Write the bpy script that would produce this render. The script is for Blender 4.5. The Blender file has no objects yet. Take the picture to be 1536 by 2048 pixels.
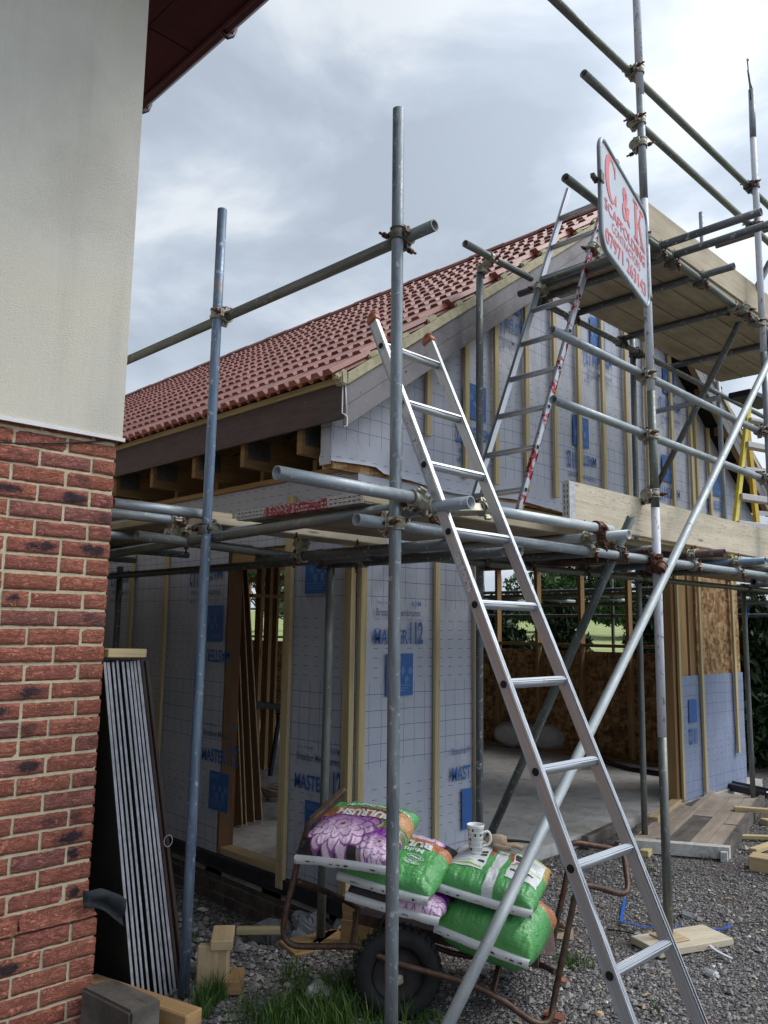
import bpy, bmesh, math, random
import numpy as np
from mathutils import Vector, Matrix, noise as mnoise
V = Vector
R = math.radians
random.seed(7)
rng = np.random.default_rng(7)
scene = bpy.context.scene
col = scene.collection

# ------------------------------------------------------------------ camera
F_PX, PITCH, ROLL, YAW, H0 = 1629.67, 8.157, 0.802, 45.3706, 1.65
CX, CY = 768.0, 1024.0
p_, y_, r_ = R(PITCH), R(YAW), R(ROLL)
FW = V((math.cos(p_)*math.cos(y_), math.cos(p_)*math.sin(y_), math.sin(p_)))
RT0 = V((math.sin(y_), -math.cos(y_), 0))
UP0 = RT0.cross(FW)
RT = RT0*math.cos(r_) + UP0*math.sin(r_)
UPV = -RT0*math.sin(r_) + UP0*math.cos(r_)
CAM = V((0, 0, H0))
cd = bpy.data.cameras.new("camera")
cam = bpy.data.objects.new("camera", cd)
col.objects.link(cam)
cd.sensor_fit = 'VERTICAL'
cd.sensor_height = 24.0
cd.lens = F_PX/2048.0*24.0
cd.clip_start = 0.05
cd.clip_end = 2000
mw = Matrix((RT, UPV, -FW)).transposed().to_4x4()
mw.translation = CAM
cam.matrix_world = mw
scene.camera = cam
scene.render.resolution_x = 768
scene.render.resolution_y = 1024

def ray(x, y):
    return FW + RT*((x-CX)/F_PX) - UPV*((y-CY)/F_PX)
def at(ax, v, x, y):          # where the sight line through a photo pixel meets a plane of the place
    d = ray(x, y)
    return CAM + d*((v-CAM[ax])/d[ax])
def dep(x, y, z):
    return CAM + ray(x, y)*z

# ------------------------------------------------------------------ world / light
w = bpy.data.worlds.new("World")
scene.world = w
w.use_nodes = True
nt = w.node_tree
for n in list(nt.nodes): nt.nodes.remove(n)
def wn(t, **k):
    n = nt.nodes.new(t)
    for a, b in k.items(): setattr(n, a, b)
    return n
SUN_EL, SUN_AZ = R(48), R(-38)      # azimuth from +X towards +Y
out = wn('ShaderNodeOutputWorld'); bg = wn('ShaderNodeBackground')
bg.inputs['Strength'].default_value = 0.1
sky = wn('ShaderNodeTexSky', sky_type='NISHITA'); sky.sun_disc = False
sky.sun_elevation = SUN_EL
sky.sun_rotation = R(90) - SUN_AZ
tc = wn('ShaderNodeTexCoord')
mp = wn('ShaderNodeMapping'); mp.inputs['Scale'].default_value = (1, 1, 1.9); mp.inputs['Location'].default_value = (5.1, 1.3, 2.2)
nz = wn('ShaderNodeTexNoise'); nz.inputs['Scale'].default_value = 3.4; nz.inputs['Detail'].default_value = 9; nz.inputs['Roughness'].default_value = .52; nz.inputs['Distortion'].default_value = .35
rp = wn('ShaderNodeValToRGB')
cr = rp.color_ramp
cr.elements[0].position = .40; cr.elements[0].color = (3.2, 3.65, 4.25, 1)
cr.elements[1].position = .61; cr.elements[1].color = (5.5, 5.85, 6.2, 1)
e = cr.elements.new(.48); e.color = (3.7, 4.2, 4.85, 1)
e = cr.elements.new(.54); e.color = (4.45, 4.9, 5.5, 1)
nt.links.new(tc.outputs['Generated'], mp.inputs['Vector']); nt.links.new(mp.outputs[0], nz.inputs['Vector']); nt.links.new(nz.outputs['Fac'], rp.inputs['Fac'])
# brighter cloud in front of the sun (upper right) and a glow added to the unseen sky behind the viewer, to light the walls
def dotglow(d, lo, hi, amt):
    vm = wn('ShaderNodeVectorMath', operation='DOT_PRODUCT'); vm.inputs[1].default_value = d
    nt.links.new(tc.outputs['Generated'], vm.inputs[0])
    mr = wn('ShaderNodeMapRange'); mr.interpolation_type = 'SMOOTHSTEP'
    mr.inputs[1].default_value = lo; mr.inputs[2].default_value = hi; mr.inputs[3].default_value = 0; mr.inputs[4].default_value = amt
    nt.links.new(vm.outputs['Value'], mr.inputs[0])
    return mr.outputs[0]
g1 = dotglow(V((math.cos(R(36))*math.cos(R(17)), math.cos(R(36))*math.sin(R(17)), math.sin(R(36)))), .90, 1.0, .20)
g2 = dotglow(V((.30, -.85, .42)).normalized(), -.05, 1.0, .95)
g3 = dotglow(V((-.90, .12, .25)).normalized(), -.05, .95, -.62)      # dimming added to the unseen sky, to darken the alley side
ad0 = wn('ShaderNodeMath', operation='ADD'); nt.links.new(g1, ad0.inputs[0]); nt.links.new(g3, ad0.inputs[1])
ad = wn('ShaderNodeMath', operation='ADD'); nt.links.new(ad0.outputs[0], ad.inputs[0]); nt.links.new(g2, ad.inputs[1])
ad2 = wn('ShaderNodeMath', operation='ADD'); nt.links.new(ad.outputs[0], ad2.inputs[0]); ad2.inputs[1].default_value = 1.0
sc = wn('ShaderNodeVectorMath', operation='SCALE'); nt.links.new(rp.outputs[0], sc.inputs[0]); nt.links.new(ad2.outputs[0], sc.inputs['Scale'])
mx = wn('ShaderNodeMix', data_type='RGBA'); mx.inputs['Factor'].default_value = .93
nt.links.new(sky.outputs[0], mx.inputs['A']); nt.links.new(sc.outputs[0], mx.inputs['B'])
nt.links.new(mx.outputs['Result'], bg.inputs['Color']); nt.links.new(bg.outputs[0], out.inputs['Surface'])
sl = bpy.data.lights.new("sun", 'SUN'); sl.energy = 1.5; sl.angle = R(24); sl.color = (1, .965, .91)
so = bpy.data.objects.new("sun", sl); col.objects.link(so)
sdir = V((math.cos(SUN_EL)*math.cos(SUN_AZ), math.cos(SUN_EL)*math.sin(SUN_AZ), math.sin(SUN_EL)))
so.rotation_euler = sdir.to_track_quat('Z', 'Y').to_euler()
scene.view_settings.view_transform = 'Standard'
scene.view_settings.look = 'None'
scene.view_settings.exposure = 0.60
scene.view_settings.gamma = 1.0

# ------------------------------------------------------------------ material helper
class G:
    def __init__(s, name, rough=.7, metal=0.0, spec=.4):
        s.m = bpy.data.materials.new(name); s.m.use_nodes = True
        s.t = s.m.node_tree
        s.b = s.t.nodes['Principled BSDF']
        s.b.inputs['Roughness'].default_value = rough
        s.b.inputs['Metallic'].default_value = metal
        s.b.inputs['Specular IOR Level'].default_value = spec
        s._tc = s.t.nodes.new('ShaderNodeTexCoord')
    def n(s, t, **k):
        n = s.t.nodes.new(t)
        for a, b in k.items(): setattr(n, a, b)
        return n
    def put(s, sock, v):
        if hasattr(v, 'is_output'): s.t.links.new(v, sock)
        else:
            if isinstance(v, (tuple, list)) and len(v) == 3 and sock.type == 'RGBA': v = (*v, 1)
            sock.default_value = v
    def co(s, kind='Object', scale=(1, 1, 1), loc=(0, 0, 0), rot=(0, 0, 0)):
        m = s.n('ShaderNodeMapping'); m.inputs['Scale'].default_value = scale; m.inputs['Location'].default_value = loc; m.inputs['Rotation'].default_value = rot
        if kind == 'Pos':
            g = s.n('ShaderNodeNewGeometry'); s.t.links.new(g.outputs['Position'], m.inputs[0])
        else: s.t.links.new(s._tc.outputs[kind], m.inputs[0])
        return m.outputs[0]
    def noise(s, co, scale=5, detail=4, rough=.5, dist=0, outn='Fac'):
        n = s.n('ShaderNodeTexNoise'); s.put(n.inputs['Vector'], co)
        n.inputs['Scale'].default_value = scale; n.inputs['Detail'].default_value = detail; n.inputs['Roughness'].default_value = rough; n.inputs['Distortion'].default_value = dist
        return n.outputs[outn]
    def voro(s, co, scale=5, outn='Distance', feat='F1', rand=1):
        n = s.n('ShaderNodeTexVoronoi', feature=feat); s.put(n.inputs['Vector'], co); n.inputs['Scale'].default_value = scale; n.inputs['Randomness'].default_value = rand
        return n.outputs[outn]
    def ramp(s, f, stops, interp='LINEAR'):
        n = s.n('ShaderNodeValToRGB'); c = n.color_ramp; c.interpolation = interp
        while len(c.elements) < len(stops): c.elements.new(.5)
        for e_, (p, k) in zip(c.elements, stops):
            e_.position = p; e_.color = (*k, 1) if isinstance(k, (tuple, list)) else (k, k, k, 1)
        s.put(n.inputs[0], f); return n.outputs[0]
    def math(s, op, a, b=0.0, c=0.0, clamp=False):
        n = s.n('ShaderNodeMath', operation=op); n.use_clamp = clamp
        s.put(n.inputs[0], a); s.put(n.inputs[1], b)
        if op in ('SMOOTH_MIN', 'WRAP', 'MULTIPLY_ADD', 'COMPARE'): s.put(n.inputs[2], c)
        return n.outputs[0]
    def mix(s, f, a, b, mode='MIX'):
        n = s.n('ShaderNodeMix', data_type='RGBA', blend_type=mode); s.put(n.inputs['Factor'], f); s.put(n.inputs['A'], a); s.put(n.inputs['B'], b); return n.outputs['Result']
    def bump(s, h, strength=.5, dist=.01):
        n = s.n('ShaderNodeBump'); n.inputs['Strength'].default_value = strength; n.inputs['Distance'].default_value = dist
        s.put(n.inputs['Height'], h); s.t.links.new(n.outputs[0], s.b.inputs['Normal']); return n
    def xyz(s, co):
        n = s.n('ShaderNodeSeparateXYZ'); s.put(n.inputs[0], co); return n.outputs
    def attr(s, name, outn='Color'):
        n = s.n('ShaderNodeAttribute'); n.attribute_name = name; return n.outputs[outn]
    def color(s, v): s.put(s.b.inputs['Base Color'], v); return s
    def rough(s, v): s.put(s.b.inputs['Roughness'], v); return s

def simple(name, c, rough=.6, metal=0, var=.25, scale=20, bump=.2, spec=.4):
    g = G(name, rough, metal, spec)
    co = g.co('Pos')
    f = g.noise(co, scale, 5, .6)
    d = tuple(x*(1-var) for x in c); l = tuple(min(1, x*(1+var)) for x in c)
    g.color(g.ramp(f, [(.3, d), (.7, l)]))
    if bump: g.bump(g.noise(co, scale*4, 3), bump, .004)
    return g.m

def wood(name, dark, light, grain=40, rough=.75, dirt=.0, dirtcol=(.12, .10, .08), knots=True, bump=.25, cracks=0):
    g = G(name, rough, 0, .25)
    uv = g.co('UV', (1.6, grain, 1))
    big = g.noise(g.co('UV', (.7, 5, 1)), 1.5, 3, .5)
    f = g.noise(uv, 1.0, 6, .65, .6)
    f2 = g.math('ADD', g.math('MULTIPLY', f, .65), g.math('MULTIPLY', big, .35))
    mid = tuple((a+b)/2 for a, b in zip(dark, light))
    c = g.ramp(f2, [(.30, dark), (.48, mid), (.68, light)])
    if knots:
        kd = g.voro(g.co('UV', (1.3, 7, 1)), 1.0)
        c = g.mix(g.ramp(kd, [(.03, 1.0), (.075, 0.0)]), c, tuple(x*.35 for x in dark))
    if dirt > 0:
        dn = g.noise(g.co('Pos', (1, 1, 1)), 3.5, 7, .7)
        c = g.mix(g.math('MULTIPLY', g.ramp(dn, [(.42, 0.0), (.66, 1.0)]), dirt), c, dirtcol)
    if cracks:
        cn = g.noise(g.co('UV', (.55, 9, 1)), 3.1, 5, .6, .4)
        c = g.mix(g.math('MULTIPLY', g.ramp(cn, [(.492, 0.0), (.5, 1.0), (.508, 0.0)]), cracks), c, (.07, .055, .04))
    g.color(c)
    g.bump(f, bump, .003)
    return g.m

M = {}
M['timber'] = wood('treated_timber', (.34, .265, .13), (.64, .53, .31))
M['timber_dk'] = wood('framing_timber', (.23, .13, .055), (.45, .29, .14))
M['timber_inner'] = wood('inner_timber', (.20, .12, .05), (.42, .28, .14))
M['board'] = wood('scaffold_board_wood', (.33, .27, .19), (.60, .52, .39), dirt=.35, dirtcol=(.26, .22, .17), grain=28)
M['board_pale'] = wood('pale_board_wood', (.47, .40, .29), (.69, .62, .49), dirt=.30, dirtcol=(.40, .34, .26), grain=20, cracks=.8)
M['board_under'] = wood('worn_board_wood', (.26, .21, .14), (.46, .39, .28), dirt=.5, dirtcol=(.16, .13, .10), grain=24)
M['rafter'] = wood('shaded_rafter_timber', (.13, .075, .03), (.27, .165, .08))  # pine toned down, the shade under the eaves put into its colour
M['sleeper'] = wood('weathered_timber', (.075, .066, .058), (.20, .18, .165), dirt=.8, dirtcol=(.05, .045, .04), grain=16, bump=1.0, cracks=.9)
M['offcut'] = wood('fresh_offcut', (.36, .25, .13), (.60, .46, .28), dirt=.2)
M['ply'] = wood('muddy_plywood', (.25, .205, .165), (.46, .39, .32), dirt=.5, dirtcol=(.19, .155, .125), grain=8, cracks=.6)
M['brownboard'] = wood('brown_stained_board', (.035, .022, .02), (.085, .06, .052), grain=60, knots=False, dirt=.3)

def tube_mat(name, base, dark, spot=(.55, .56, .56), spotamt=.7, metal=.55, rough=.45, streak=None):
    g = G(name, rough, metal, .5)
    c0 = g.co('UV', (1.2, 9, 1))
    f = g.noise(c0, 3.0, 6, .65, .5)
    f2 = g.noise(g.co('Pos'), 34, 4, .6)
    c = g.ramp(f, [(.32, dark), (.62, base)])
    c = g.mix(g.math('MULTIPLY', g.ramp(f2, [(.60, 0.0), (.68, 1.0)]), spotamt), c, spot)
    # dried splashes and rust freckles
    f3 = g.noise(g.co('Pos', (1, 1, .5)), 9, 8, .75)
    c = g.mix(g.ramp(f3, [(.625, 0.0), (.66, .8)]), c, (.27, .22, .17))
    if streak:
        f4 = g.noise(g.co('UV', (.6, 14, 1)), 2, 7, .75)
        c = g.mix(g.ramp(f4, [(streak[1], 0.0), (streak[1]+.05, 1.0)]), c, streak[0])
    g.color(c)
    g.rough(g.ramp(f2, [(.3, rough-.1), (.7, rough+.2)]))
    g.bump(f2, .25, .0015)
    return g.m
M['galv'] = tube_mat('galvanised_steel', (.33, .37, .40), (.17, .195, .215), metal=.4)
M['galv_blue'] = tube_mat('galvanised_steel_blue_paint_traces', (.19, .25, .33), (.09, .13, .20), streak=((.02, .07, .25), .60))
M['galv_lt'] = tube_mat('bright_galvanised_steel', (.52, .56, .58), (.34, .38, .40), metal=.35)
M['galv_dull'] = tube_mat('dull_galvanised_steel', (.20, .215, .20), (.11, .12, .115), spot=(.4, .38, .33))
M['galv_yel'] = tube_mat('galvanised_steel_yellow_splashes', (.25, .285, .31), (.13, .15, .17), streak=((.34, .33, .14), .63))
M['galv_green'] = tube_mat('old_green_painted_steel', (.13, .155, .15), (.05, .065, .06), streak=((.62, .63, .60), .585), metal=.3)
M['galv_rust'] = tube_mat('rusty_brown_steel', (.11, .07, .065), (.045, .028, .025), spot=(.3, .2, .15), metal=.2, rough=.7)
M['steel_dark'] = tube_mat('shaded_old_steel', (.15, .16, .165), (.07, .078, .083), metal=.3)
def whitepaint():
    g = G('flaking_white_paint', .5, 0, .4)
    f = g.noise(g.co('UV', (5, 12, 1)), 2.2, 7, .75, .3)
    g.color(g.ramp(f, [(.0, (.16, .18, .20)), (.40, (.17, .19, .21)), (.425, (.60, .62, .68)), (1, (.72, .74, .81))]))
    g.bump(f, .3, .002)
    return g.m
M['white_flake'] = whitepaint()
def coupmat(name, a, b, rust=.5):
    g = G(name, .55, .6, .4)
    f = g.noise(g.co('Pos'), 30, 6, .65)
    c = g.ramp(f, [(.3, a), (.6, b)])
    g.color(g.mix(g.ramp(g.noise(g.co('Pos', loc=(3, 1, 2)), 22, 5), [(rust, 0.0), (rust+.08, 1.0)]), c, (.12, .05, .03)))
    g.bump(f, .5, .004)
    return g.m
M['coupler'] = coupmat('zinc_coupler', (.22, .21, .16), (.42, .40, .33), .62)
M['coupler_dk'] = coupmat('grimy_coupler', (.06, .058, .05), (.17, .16, .14), .6)
M['coupler_rust'] = coupmat('rusty_coupler', (.11, .055, .035), (.20, .12, .085), .45)
M['bolt'] = coupmat('rusty_bolt', (.09, .04, .025), (.18, .09, .06), .4)
def alu(name, paint=None):
    g = G(name, .34, .75, .5)
    f = g.noise(g.co('UV', (1, 60, 1)), 2, 4, .6)
    c = g.ramp(f, [(.3, (.40, .42, .45)), (.7, (.56, .58, .62))])
    if paint:
        p = g.noise(g.co('Pos', (1, 1, 1)), 16, 7, .7)
        c = g.mix(g.ramp(p, [(paint[1], 1.0), (paint[1]+.03, 0.0)]), c, paint[0])
    s2 = g.noise(g.co('Pos', (1, 1, .6), loc=(5, 5, 5)), 13, 7, .75)
    c = g.mix(g.ramp(s2, [(.66, 0.0), (.70, .8)]), c, (.25, .24, .23))
    g.color(c)
    g.rough(g.ramp(f, [(.3, .28), (.7, .46)]))
    return g.m
M['alu'] = alu('ladder_aluminium')
M['alu_red'] = alu('ladder_aluminium_red_paint', ((.32, .02, .03), .445))
M['orange_plastic'] = simple('orange_end_cap', (.40, .13, .075), .5, var=.2)
M['yellow'] = simple('yellow_fibreglass', (.62, .50, .05), .45, var=.15, bump=.05)
M['yellow_dk'] = simple('orange_yellow_fibreglass', (.58, .38, .02), .45, var=.15, bump=.05)
M['step'] = simple('step_aluminium', (.46, .44, .45), .5, .4, var=.1)
M['navy'] = simple('navy_plastic', (.012, .014, .03), .5)
M['black_plastic'] = simple('black_plastic', (.008, .009, .012), .28, var=.4, scale=6, bump=.5, spec=.6)
M['rust_tube'] = coupmat('rusty_barrow_tube', (.05, .032, .026), (.12, .075, .055), .60)
M['rubber'] = simple('black_rubber', (.012, .013, .014), .8, var=.4)
M['endband'] = simple('galvanised_end_band', (.46, .47, .48), .5, .5, var=.25, scale=60)
def bandred():
    g = G('red_painted_end_band', .6, .1, .4)
    g.color(g.ramp(g.noise(g.co('Pos'), 60, 6, .75), [(.38, (.26, .02, .035)), (.52, (.34, .06, .08)), (.56, (.50, .42, .42)), (.7, (.5, .48, .48))]))
    return g.m
M['endband_red'] = bandred()
M['rim_dark'] = simple('shade_darkened_rim', (.028, .025, .024), .7, .1, var=.4)  # rim colour darkened to stand for the shade under the bags
M['sheet_brown'] = wood('brown_sheet_face', (.085, .045, .022), (.17, .095, .048), grain=12, knots=False)
M['sheet_edge'] = simple('pale_sheet_edge', (.42, .30, .19), .8, var=.3, scale=30)
M['screw'] = simple('screw_metal', (.2, .19, .18), .4, .8)

def osb(name, k=1.0):
    g = G(name, .7, 0, .25)
    c1 = g.voro(g.co('Pos', (1, 1, .45), rot=(.3, .2, .5)), 26, 'Color')
    c2 = g.voro(g.co('Pos', (.5, .5, 1), rot=(.1, .6, .2)), 30, 'Color')
    f = g.math('ADD', g.math('MULTIPLY', g.xyz(c1)[0], .5), g.math('MULTIPLY', g.xyz(c2)[1], .5))
    c = g.ramp(f, [(.15, tuple(x*k for x in (.19, .09, .035))), (.5, tuple(x*k for x in (.38, .21, .09))), (.85, tuple(x*k for x in (.60, .42, .22)))])
    g.color(c); g.bump(f, .3, .002)
    return g.m
M['osb'] = osb('osb_sheet', .82); M['osb_pale'] = osb('osb_sheet_pale', 1.25)

def membrane(name='breather_membrane', k=(1, 1, 1)):
    g = G(name, .62, 0, .3)
    co = g.co('Pos')
    x, y, z = g.xyz(co)[0], g.xyz(co)[1], g.xyz(co)[2]
    # wandering of the printed lines with the slack of the sheet
    wob = g.math('MULTIPLY', g.math('SUBTRACT', g.noise(co, 1.6, 2), .5), .035)
    zz = g.math('ADD', z, wob)
    h = g.math('ADD', g.math('ADD', x, y), g.math('MULTIPLY', g.math('SUBTRACT', g.noise(co, 1.1, 2), .5), .03))
    def line(v, per, wdt, soft=.5):
        fr = g.math('FRACT', g.math('DIVIDE', v, per))
        d = g.math('ABSOLUTE', g.math('SUBTRACT', fr, .5))
        return g.math('LESS_THAN', d, wdt/per/2)
    zone = g.math('FRACT', g.math('DIVIDE', g.math('ADD', zz, .17), .98))
    inner = g.math('LESS_THAN', zone, .52)
    rows = line(zz, .1, .0042)
    cols = line(h, .1, .0036)
    grid = g.math('MULTIPLY', g.math('MAXIMUM', rows, cols), inner)
    drow = line(zz, .06, .0035)
    dash = g.math('LESS_THAN', g.math('FRACT', g.math('DIVIDE', g.math('ADD', h, .02), .1)), .42)
    blank = g.math('LESS_THAN', zone, .93)
    dsh = g.math('MULTIPLY', g.math('MULTIPLY', drow, dash), g.math('MULTIPLY', g.math('SUBTRACT', 1.0, inner), blank))
    base = g.ramp(g.noise(co, 2.2, 6, .6), [(.3, (.37, .395, .475)), (.7, (.47, .49, .575))])
    base = g.mix(g.math('MULTIPLY', g.noise(co, 120, 2), .25), base, (.60, .61, .67))
    base = g.mix(g.ramp(g.noise(g.co('Pos', (1, 1, .35), loc=(4, 2, 1)), 4.5, 7, .72), [(.60, 0.0), (.72, .3)]), base, (.20, .185, .17))
    base = g.mix(1.0, base, k, 'MULTIPLY')
    c = g.mix(g.math('MULTIPLY', grid, .75), base, (.055, .085, .24))
    c = g.mix(g.math('MULTIPLY', dsh, .85), c, (.05, .06, .11))
    g.color(c)
    wr = g.noise(g.co('Pos', (1, 1, .55), rot=(.2, .1, 0)), 3.2, 6, .6, 1.2)
    g.bump(wr, .45, .05)
    return g.m
M['membrane'] = membrane()
M['membrane_blue'] = membrane('blue_grey_membrane', (.56, .63, .76))
M['print_blue'] = simple('blue_print', (.035, .12, .36), .6, var=.12, scale=60, bump=0)
M['print_pale'] = simple('pale_blue_print', (.10, .20, .42), .6, var=.12, scale=60, bump=0)
M['print_dark'] = simple('dark_print', (.10, .13, .24), .6, var=.12, scale=60, bump=0)

def tilemat():
    g = G('red_concrete_tile', .48, 0, .5)
    co = g.co('Pos')
    a = g.attr('tone', 'Fac')
    f = g.noise(co, 14, 6, .65)
    c = g.ramp(g.math('ADD', g.math('MULTIPLY', a, .55), g.math('MULTIPLY', f, .45)), [(.25, (.17, .040, .030)), (.75, (.31, .10, .075))])
    c = g.mix(g.ramp(g.noise(co, 5, 7, .75), [(.58, 0.0), (.70, .35)]), c, (.46, .30, .27))
    g.color(c); g.bump(g.noise(co, 160, 3), .3, .003)
    return g.m
M['tile'] = tilemat()
M['mortar_verge'] = simple('sandy_verge_mortar', (.44, .40, .27), .9, var=.22, scale=18, bump=.8)
def barge():
    g = G('grey_brown_bargeboard', .5, 0, .45)
    co = g.co('Pos')
    f = g.noise(co, 2.1, 5, .6)
    c = g.ramp(f, [(.35, (.085, .075, .082)), (.62, (.21, .195, .21))])
    d = g.noise(g.co('Pos', (1, 1, 1)), 42, 5, .7)
    c = g.mix(g.ramp(d, [(.55, 0.0), (.7, .4)]), c, (.36, .34, .36))
    s = g.noise(g.co('Pos', (1, 1, 7), rot=(0, R(35), 0)), 5, 6, .8)
    c = g.mix(g.ramp(s, [(.68, 0.0), (.72, .8)]), c, (.5, .46, .44))
    g.color(c); g.bump(d, .12, .002)
    return g.m
M['barge'] = barge()
def fascia():
    g = G('dark_brown_fascia', .62, 0, .3)
    f = g.noise(g.co('Pos', (1, 1, 6)), 5, 5, .6)
    g.color(g.ramp(f, [(.3, (.062, .043, .046)), (.7, (.10, .072, .075))]))
    g.bump(g.noise(g.co('Pos', (1, .3, 8)), 40, 4), .15, .002)
    return g.m
M['fascia'] = fascia()
M['white_trim'] = simple('white_board_edge', (.72, .70, .72), .5, var=.06)
M['soffit'] = simple('maroon_soffit', (.040, .008, .012), .45, var=.25, scale=5, bump=0)
M['gutter'] = simple('maroon_gutter', (.055, .012, .016), .4, var=.2, scale=8, bump=0)
def render_wall():
    g = G('roughcast_render', .92, 0, .2)
    co = g.co('Pos')
    big = g.noise(g.co('Pos', (1, 1, .8)), 1.3, 5, .6)
    c = g.ramp(big, [(.30, (.50, .475, .42)), (.5, (.60, .575, .51)), (.72, (.64, .59, .48))])
    g.color(g.mix(g.ramp(g.noise(co, 60, 4), [(.3, .3), (.7, 0.0)]), c, (.52, .51, .46)))
    cst = g.ramp(g.noise(g.co('Pos', (5, 5, .35)), 1.6, 6, .65), [(.5, 0.0), (.68, .30)])
    g.color(g.mix(cst, g.mix(g.ramp(g.noise(co, 60, 4), [(.3, .3), (.7, 0.0)]), c, (.52, .51, .46)), (.40, .385, .33)))
    patch = g.ramp(g.noise(g.co('Pos', loc=(1, 4, 2)), 2.6, 4, .6), [(.42, .25), (.6, 1.0)])
    h = g.noise(g.co('Pos', (1, 1, 1.6)), 85, 5, .6, .5)
    hh = g.ramp(h, [(.42, 0.0), (.56, 1.0)])
    g.bump(g.math('MULTIPLY', hh, patch), .28, .005)
    return g.m
M['render'] = render_wall()
def brickmat():
    g = G('rustic_red_brick', .88, 0, .25)
    uv = g.co('UV')
    t = g.attr('tone', 'Fac'); bn = g.attr('burn', 'Fac')
    co = g.co('Pos')
    f = g.noise(g.co('Pos', (1, 1, 1.8)), 26, 6, .6)
    base = g.ramp(t, [(0, (.47, .155, .10)), (.25, (.63, .245, .16)), (.55, (.58, .21, .14)), (.8, (.53, .195, .15)), (1, (.42, .185, .16))])
    c = g.mix(g.ramp(f, [(.35, .55), (.65, 0.0)]), base, (.38, .135, .10))
    crr0 = g.ramp(g.noise(g.co('Pos', (1, 1, 2.6), rot=(0, .25, 0)), 19, 5, .62, 1.6), [(.455, 1.0), (.485, 0.0), (.51, 1.0)])
    # burnt, purplish smudge in the middle of some bricks
    ux = g.xyz(uv)
    d = g.math('ADD', g.math('MULTIPLY', g.math('POWER', g.math('ABSOLUTE', g.math('SUBTRACT', ux[0], g.math('ADD', .2, g.math('MULTIPLY', t, .6)))), 2.0), 8.5), g.math('MULTIPLY', g.math('POWER', g.math('ABSOLUTE', g.math('SUBTRACT', ux[1], .5)), 2.0), 5.0))
    d = g.math('ADD', d, g.math('MULTIPLY', g.math('SUBTRACT', g.noise(co, 15, 6, .75), .5), 3.6))
    mask = g.math('MULTIPLY', g.ramp(d, [(.25, 1.0), (.85, 0.0)]), bn)
    c = g.mix(g.math('MULTIPLY', g.math('SUBTRACT', 1.0, crr0), .22), c, (.14, .045, .035))
    c = g.mix(mask, c, (.075, .05, .06))
    g.color(c)
    cr_ = g.noise(g.co('Pos', (1, 1, 2.6), rot=(0, .25, 0)), 19, 5, .62, 1.6)
    crr = g.ramp(cr_, [(.40, 0.0), (.47, 1.0), (.55, .55), (.7, 1.0)])
    g.bump(g.math('ADD', crr, g.math('MULTIPLY', g.noise(co, 120, 3), .5)), 1.0, .011)
    return g.m
M['brick'] = brickmat()
def mortar():
    g = G('sand_mortar', .95, 0, .2)
    co = g.co('Pos')
    g.color(g.ramp(g.noise(co, 30, 6, .7), [(.3, (.47, .395, .26)), (.7, (.66, .575, .41))]))
    g.bump(g.noise(co, 90, 5, .7), .8, .005)
    return g.m
M['mortar'] = mortar()
def groundmat():
    g = G('gravel_bed', .95, 0, .2)
    co = g.co('Pos')
    v = g.voro(co, 75, 'Distance'); vc = g.xyz(g.voro(co, 75, 'Color'))[0]
    c = g.ramp(vc, [(.1, (.07, .066, .07)), (.6, (.15, .14, .145)), (.95, (.32, .31, .30))])
    mud = g.ramp(g.noise(co, 1.1, 6, .65), [(.50, 0.0), (.66, .75)])
    c = g.mix(mud, c, (.10, .082, .068))
    g.color(c)
    g.bump(g.math('SUBTRACT', 1.0, v), .9, .02)
    return g.m
M['ground'] = groundmat()
def stonemat():
    g = G('gravel_stone', .9, 0, .25)
    t = g.attr('tone', 'Fac')
    c = g.ramp(t, [(0, (.10, .094, .092)), (.45, (.225, .214, .21)), (.8, (.33, .31, .30)), (.93, (.42, .38, .34)), (1, (.66, .63, .59))])
    g.color(c); g.bump(g.noise(g.co('Pos'), 200, 3), .4, .003)
    return g.m
M['stone'] = stonemat()
def concrete(name, a, b):
    g = G(name, .9, 0, .25)
    co = g.co('Pos')
    c = g.ramp(g.noise(co, 1.8, 7, .65), [(.3, a), (.7, b)])
    c = g.mix(g.ramp(g.noise(co, 9, 6, .7), [(.52, 0.0), (.66, .5)]), c, tuple(x*.5 for x in a))
    c = g.mix(g.ramp(g.noise(g.co('Pos', loc=(2, 5, 1)), 2.2, 8, .75), [(.52, 0.0), (.64, .45)]), c, (.20, .165, .13))
    g.color(c); g.bump(g.noise(co, 40, 6, .7), .4, .006)
    return g.m
M['concrete'] = concrete('slab_concrete', (.40, .385, .37), (.58, .565, .545))
M['rubble'] = concrete('rough_footing_concrete', (.20, .205, .21), (.33, .34, .35))
M['dpm'] = simple('dark_bituminous_course', (.02, .021, .026), .6, var=.5, scale=9, bump=.6)
M['oldbrick'] = simple('dirty_plinth_brick', (.105, .075, .07), .9, var=.45, scale=7, bump=.8)
def grassm():
    g = G('grass_blade', .6, 0, .3)
    t = g.attr('tone', 'Fac')
    g.color(g.ramp(t, [(0, (.025, .065, .012)), (.6, (.055, .125, .02)), (.9, (.12, .19, .045)), (1, (.26, .24, .12))]))
    return g.m
M['grass'] = grassm()
def leafm(name, a, b, c_):
    g = G(name, .65, 0, .3)
    t = g.attr('tone', 'Fac')
    g.color(g.ramp(t, [(0, a), (.6, b), (1, c_)]))
    return g.m
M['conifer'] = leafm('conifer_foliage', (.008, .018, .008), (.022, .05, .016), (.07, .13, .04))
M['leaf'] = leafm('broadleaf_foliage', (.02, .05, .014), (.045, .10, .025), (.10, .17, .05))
M['bark'] = simple('bark', (.07, .05, .035), .9, var=.4, bump=.8)
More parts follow.
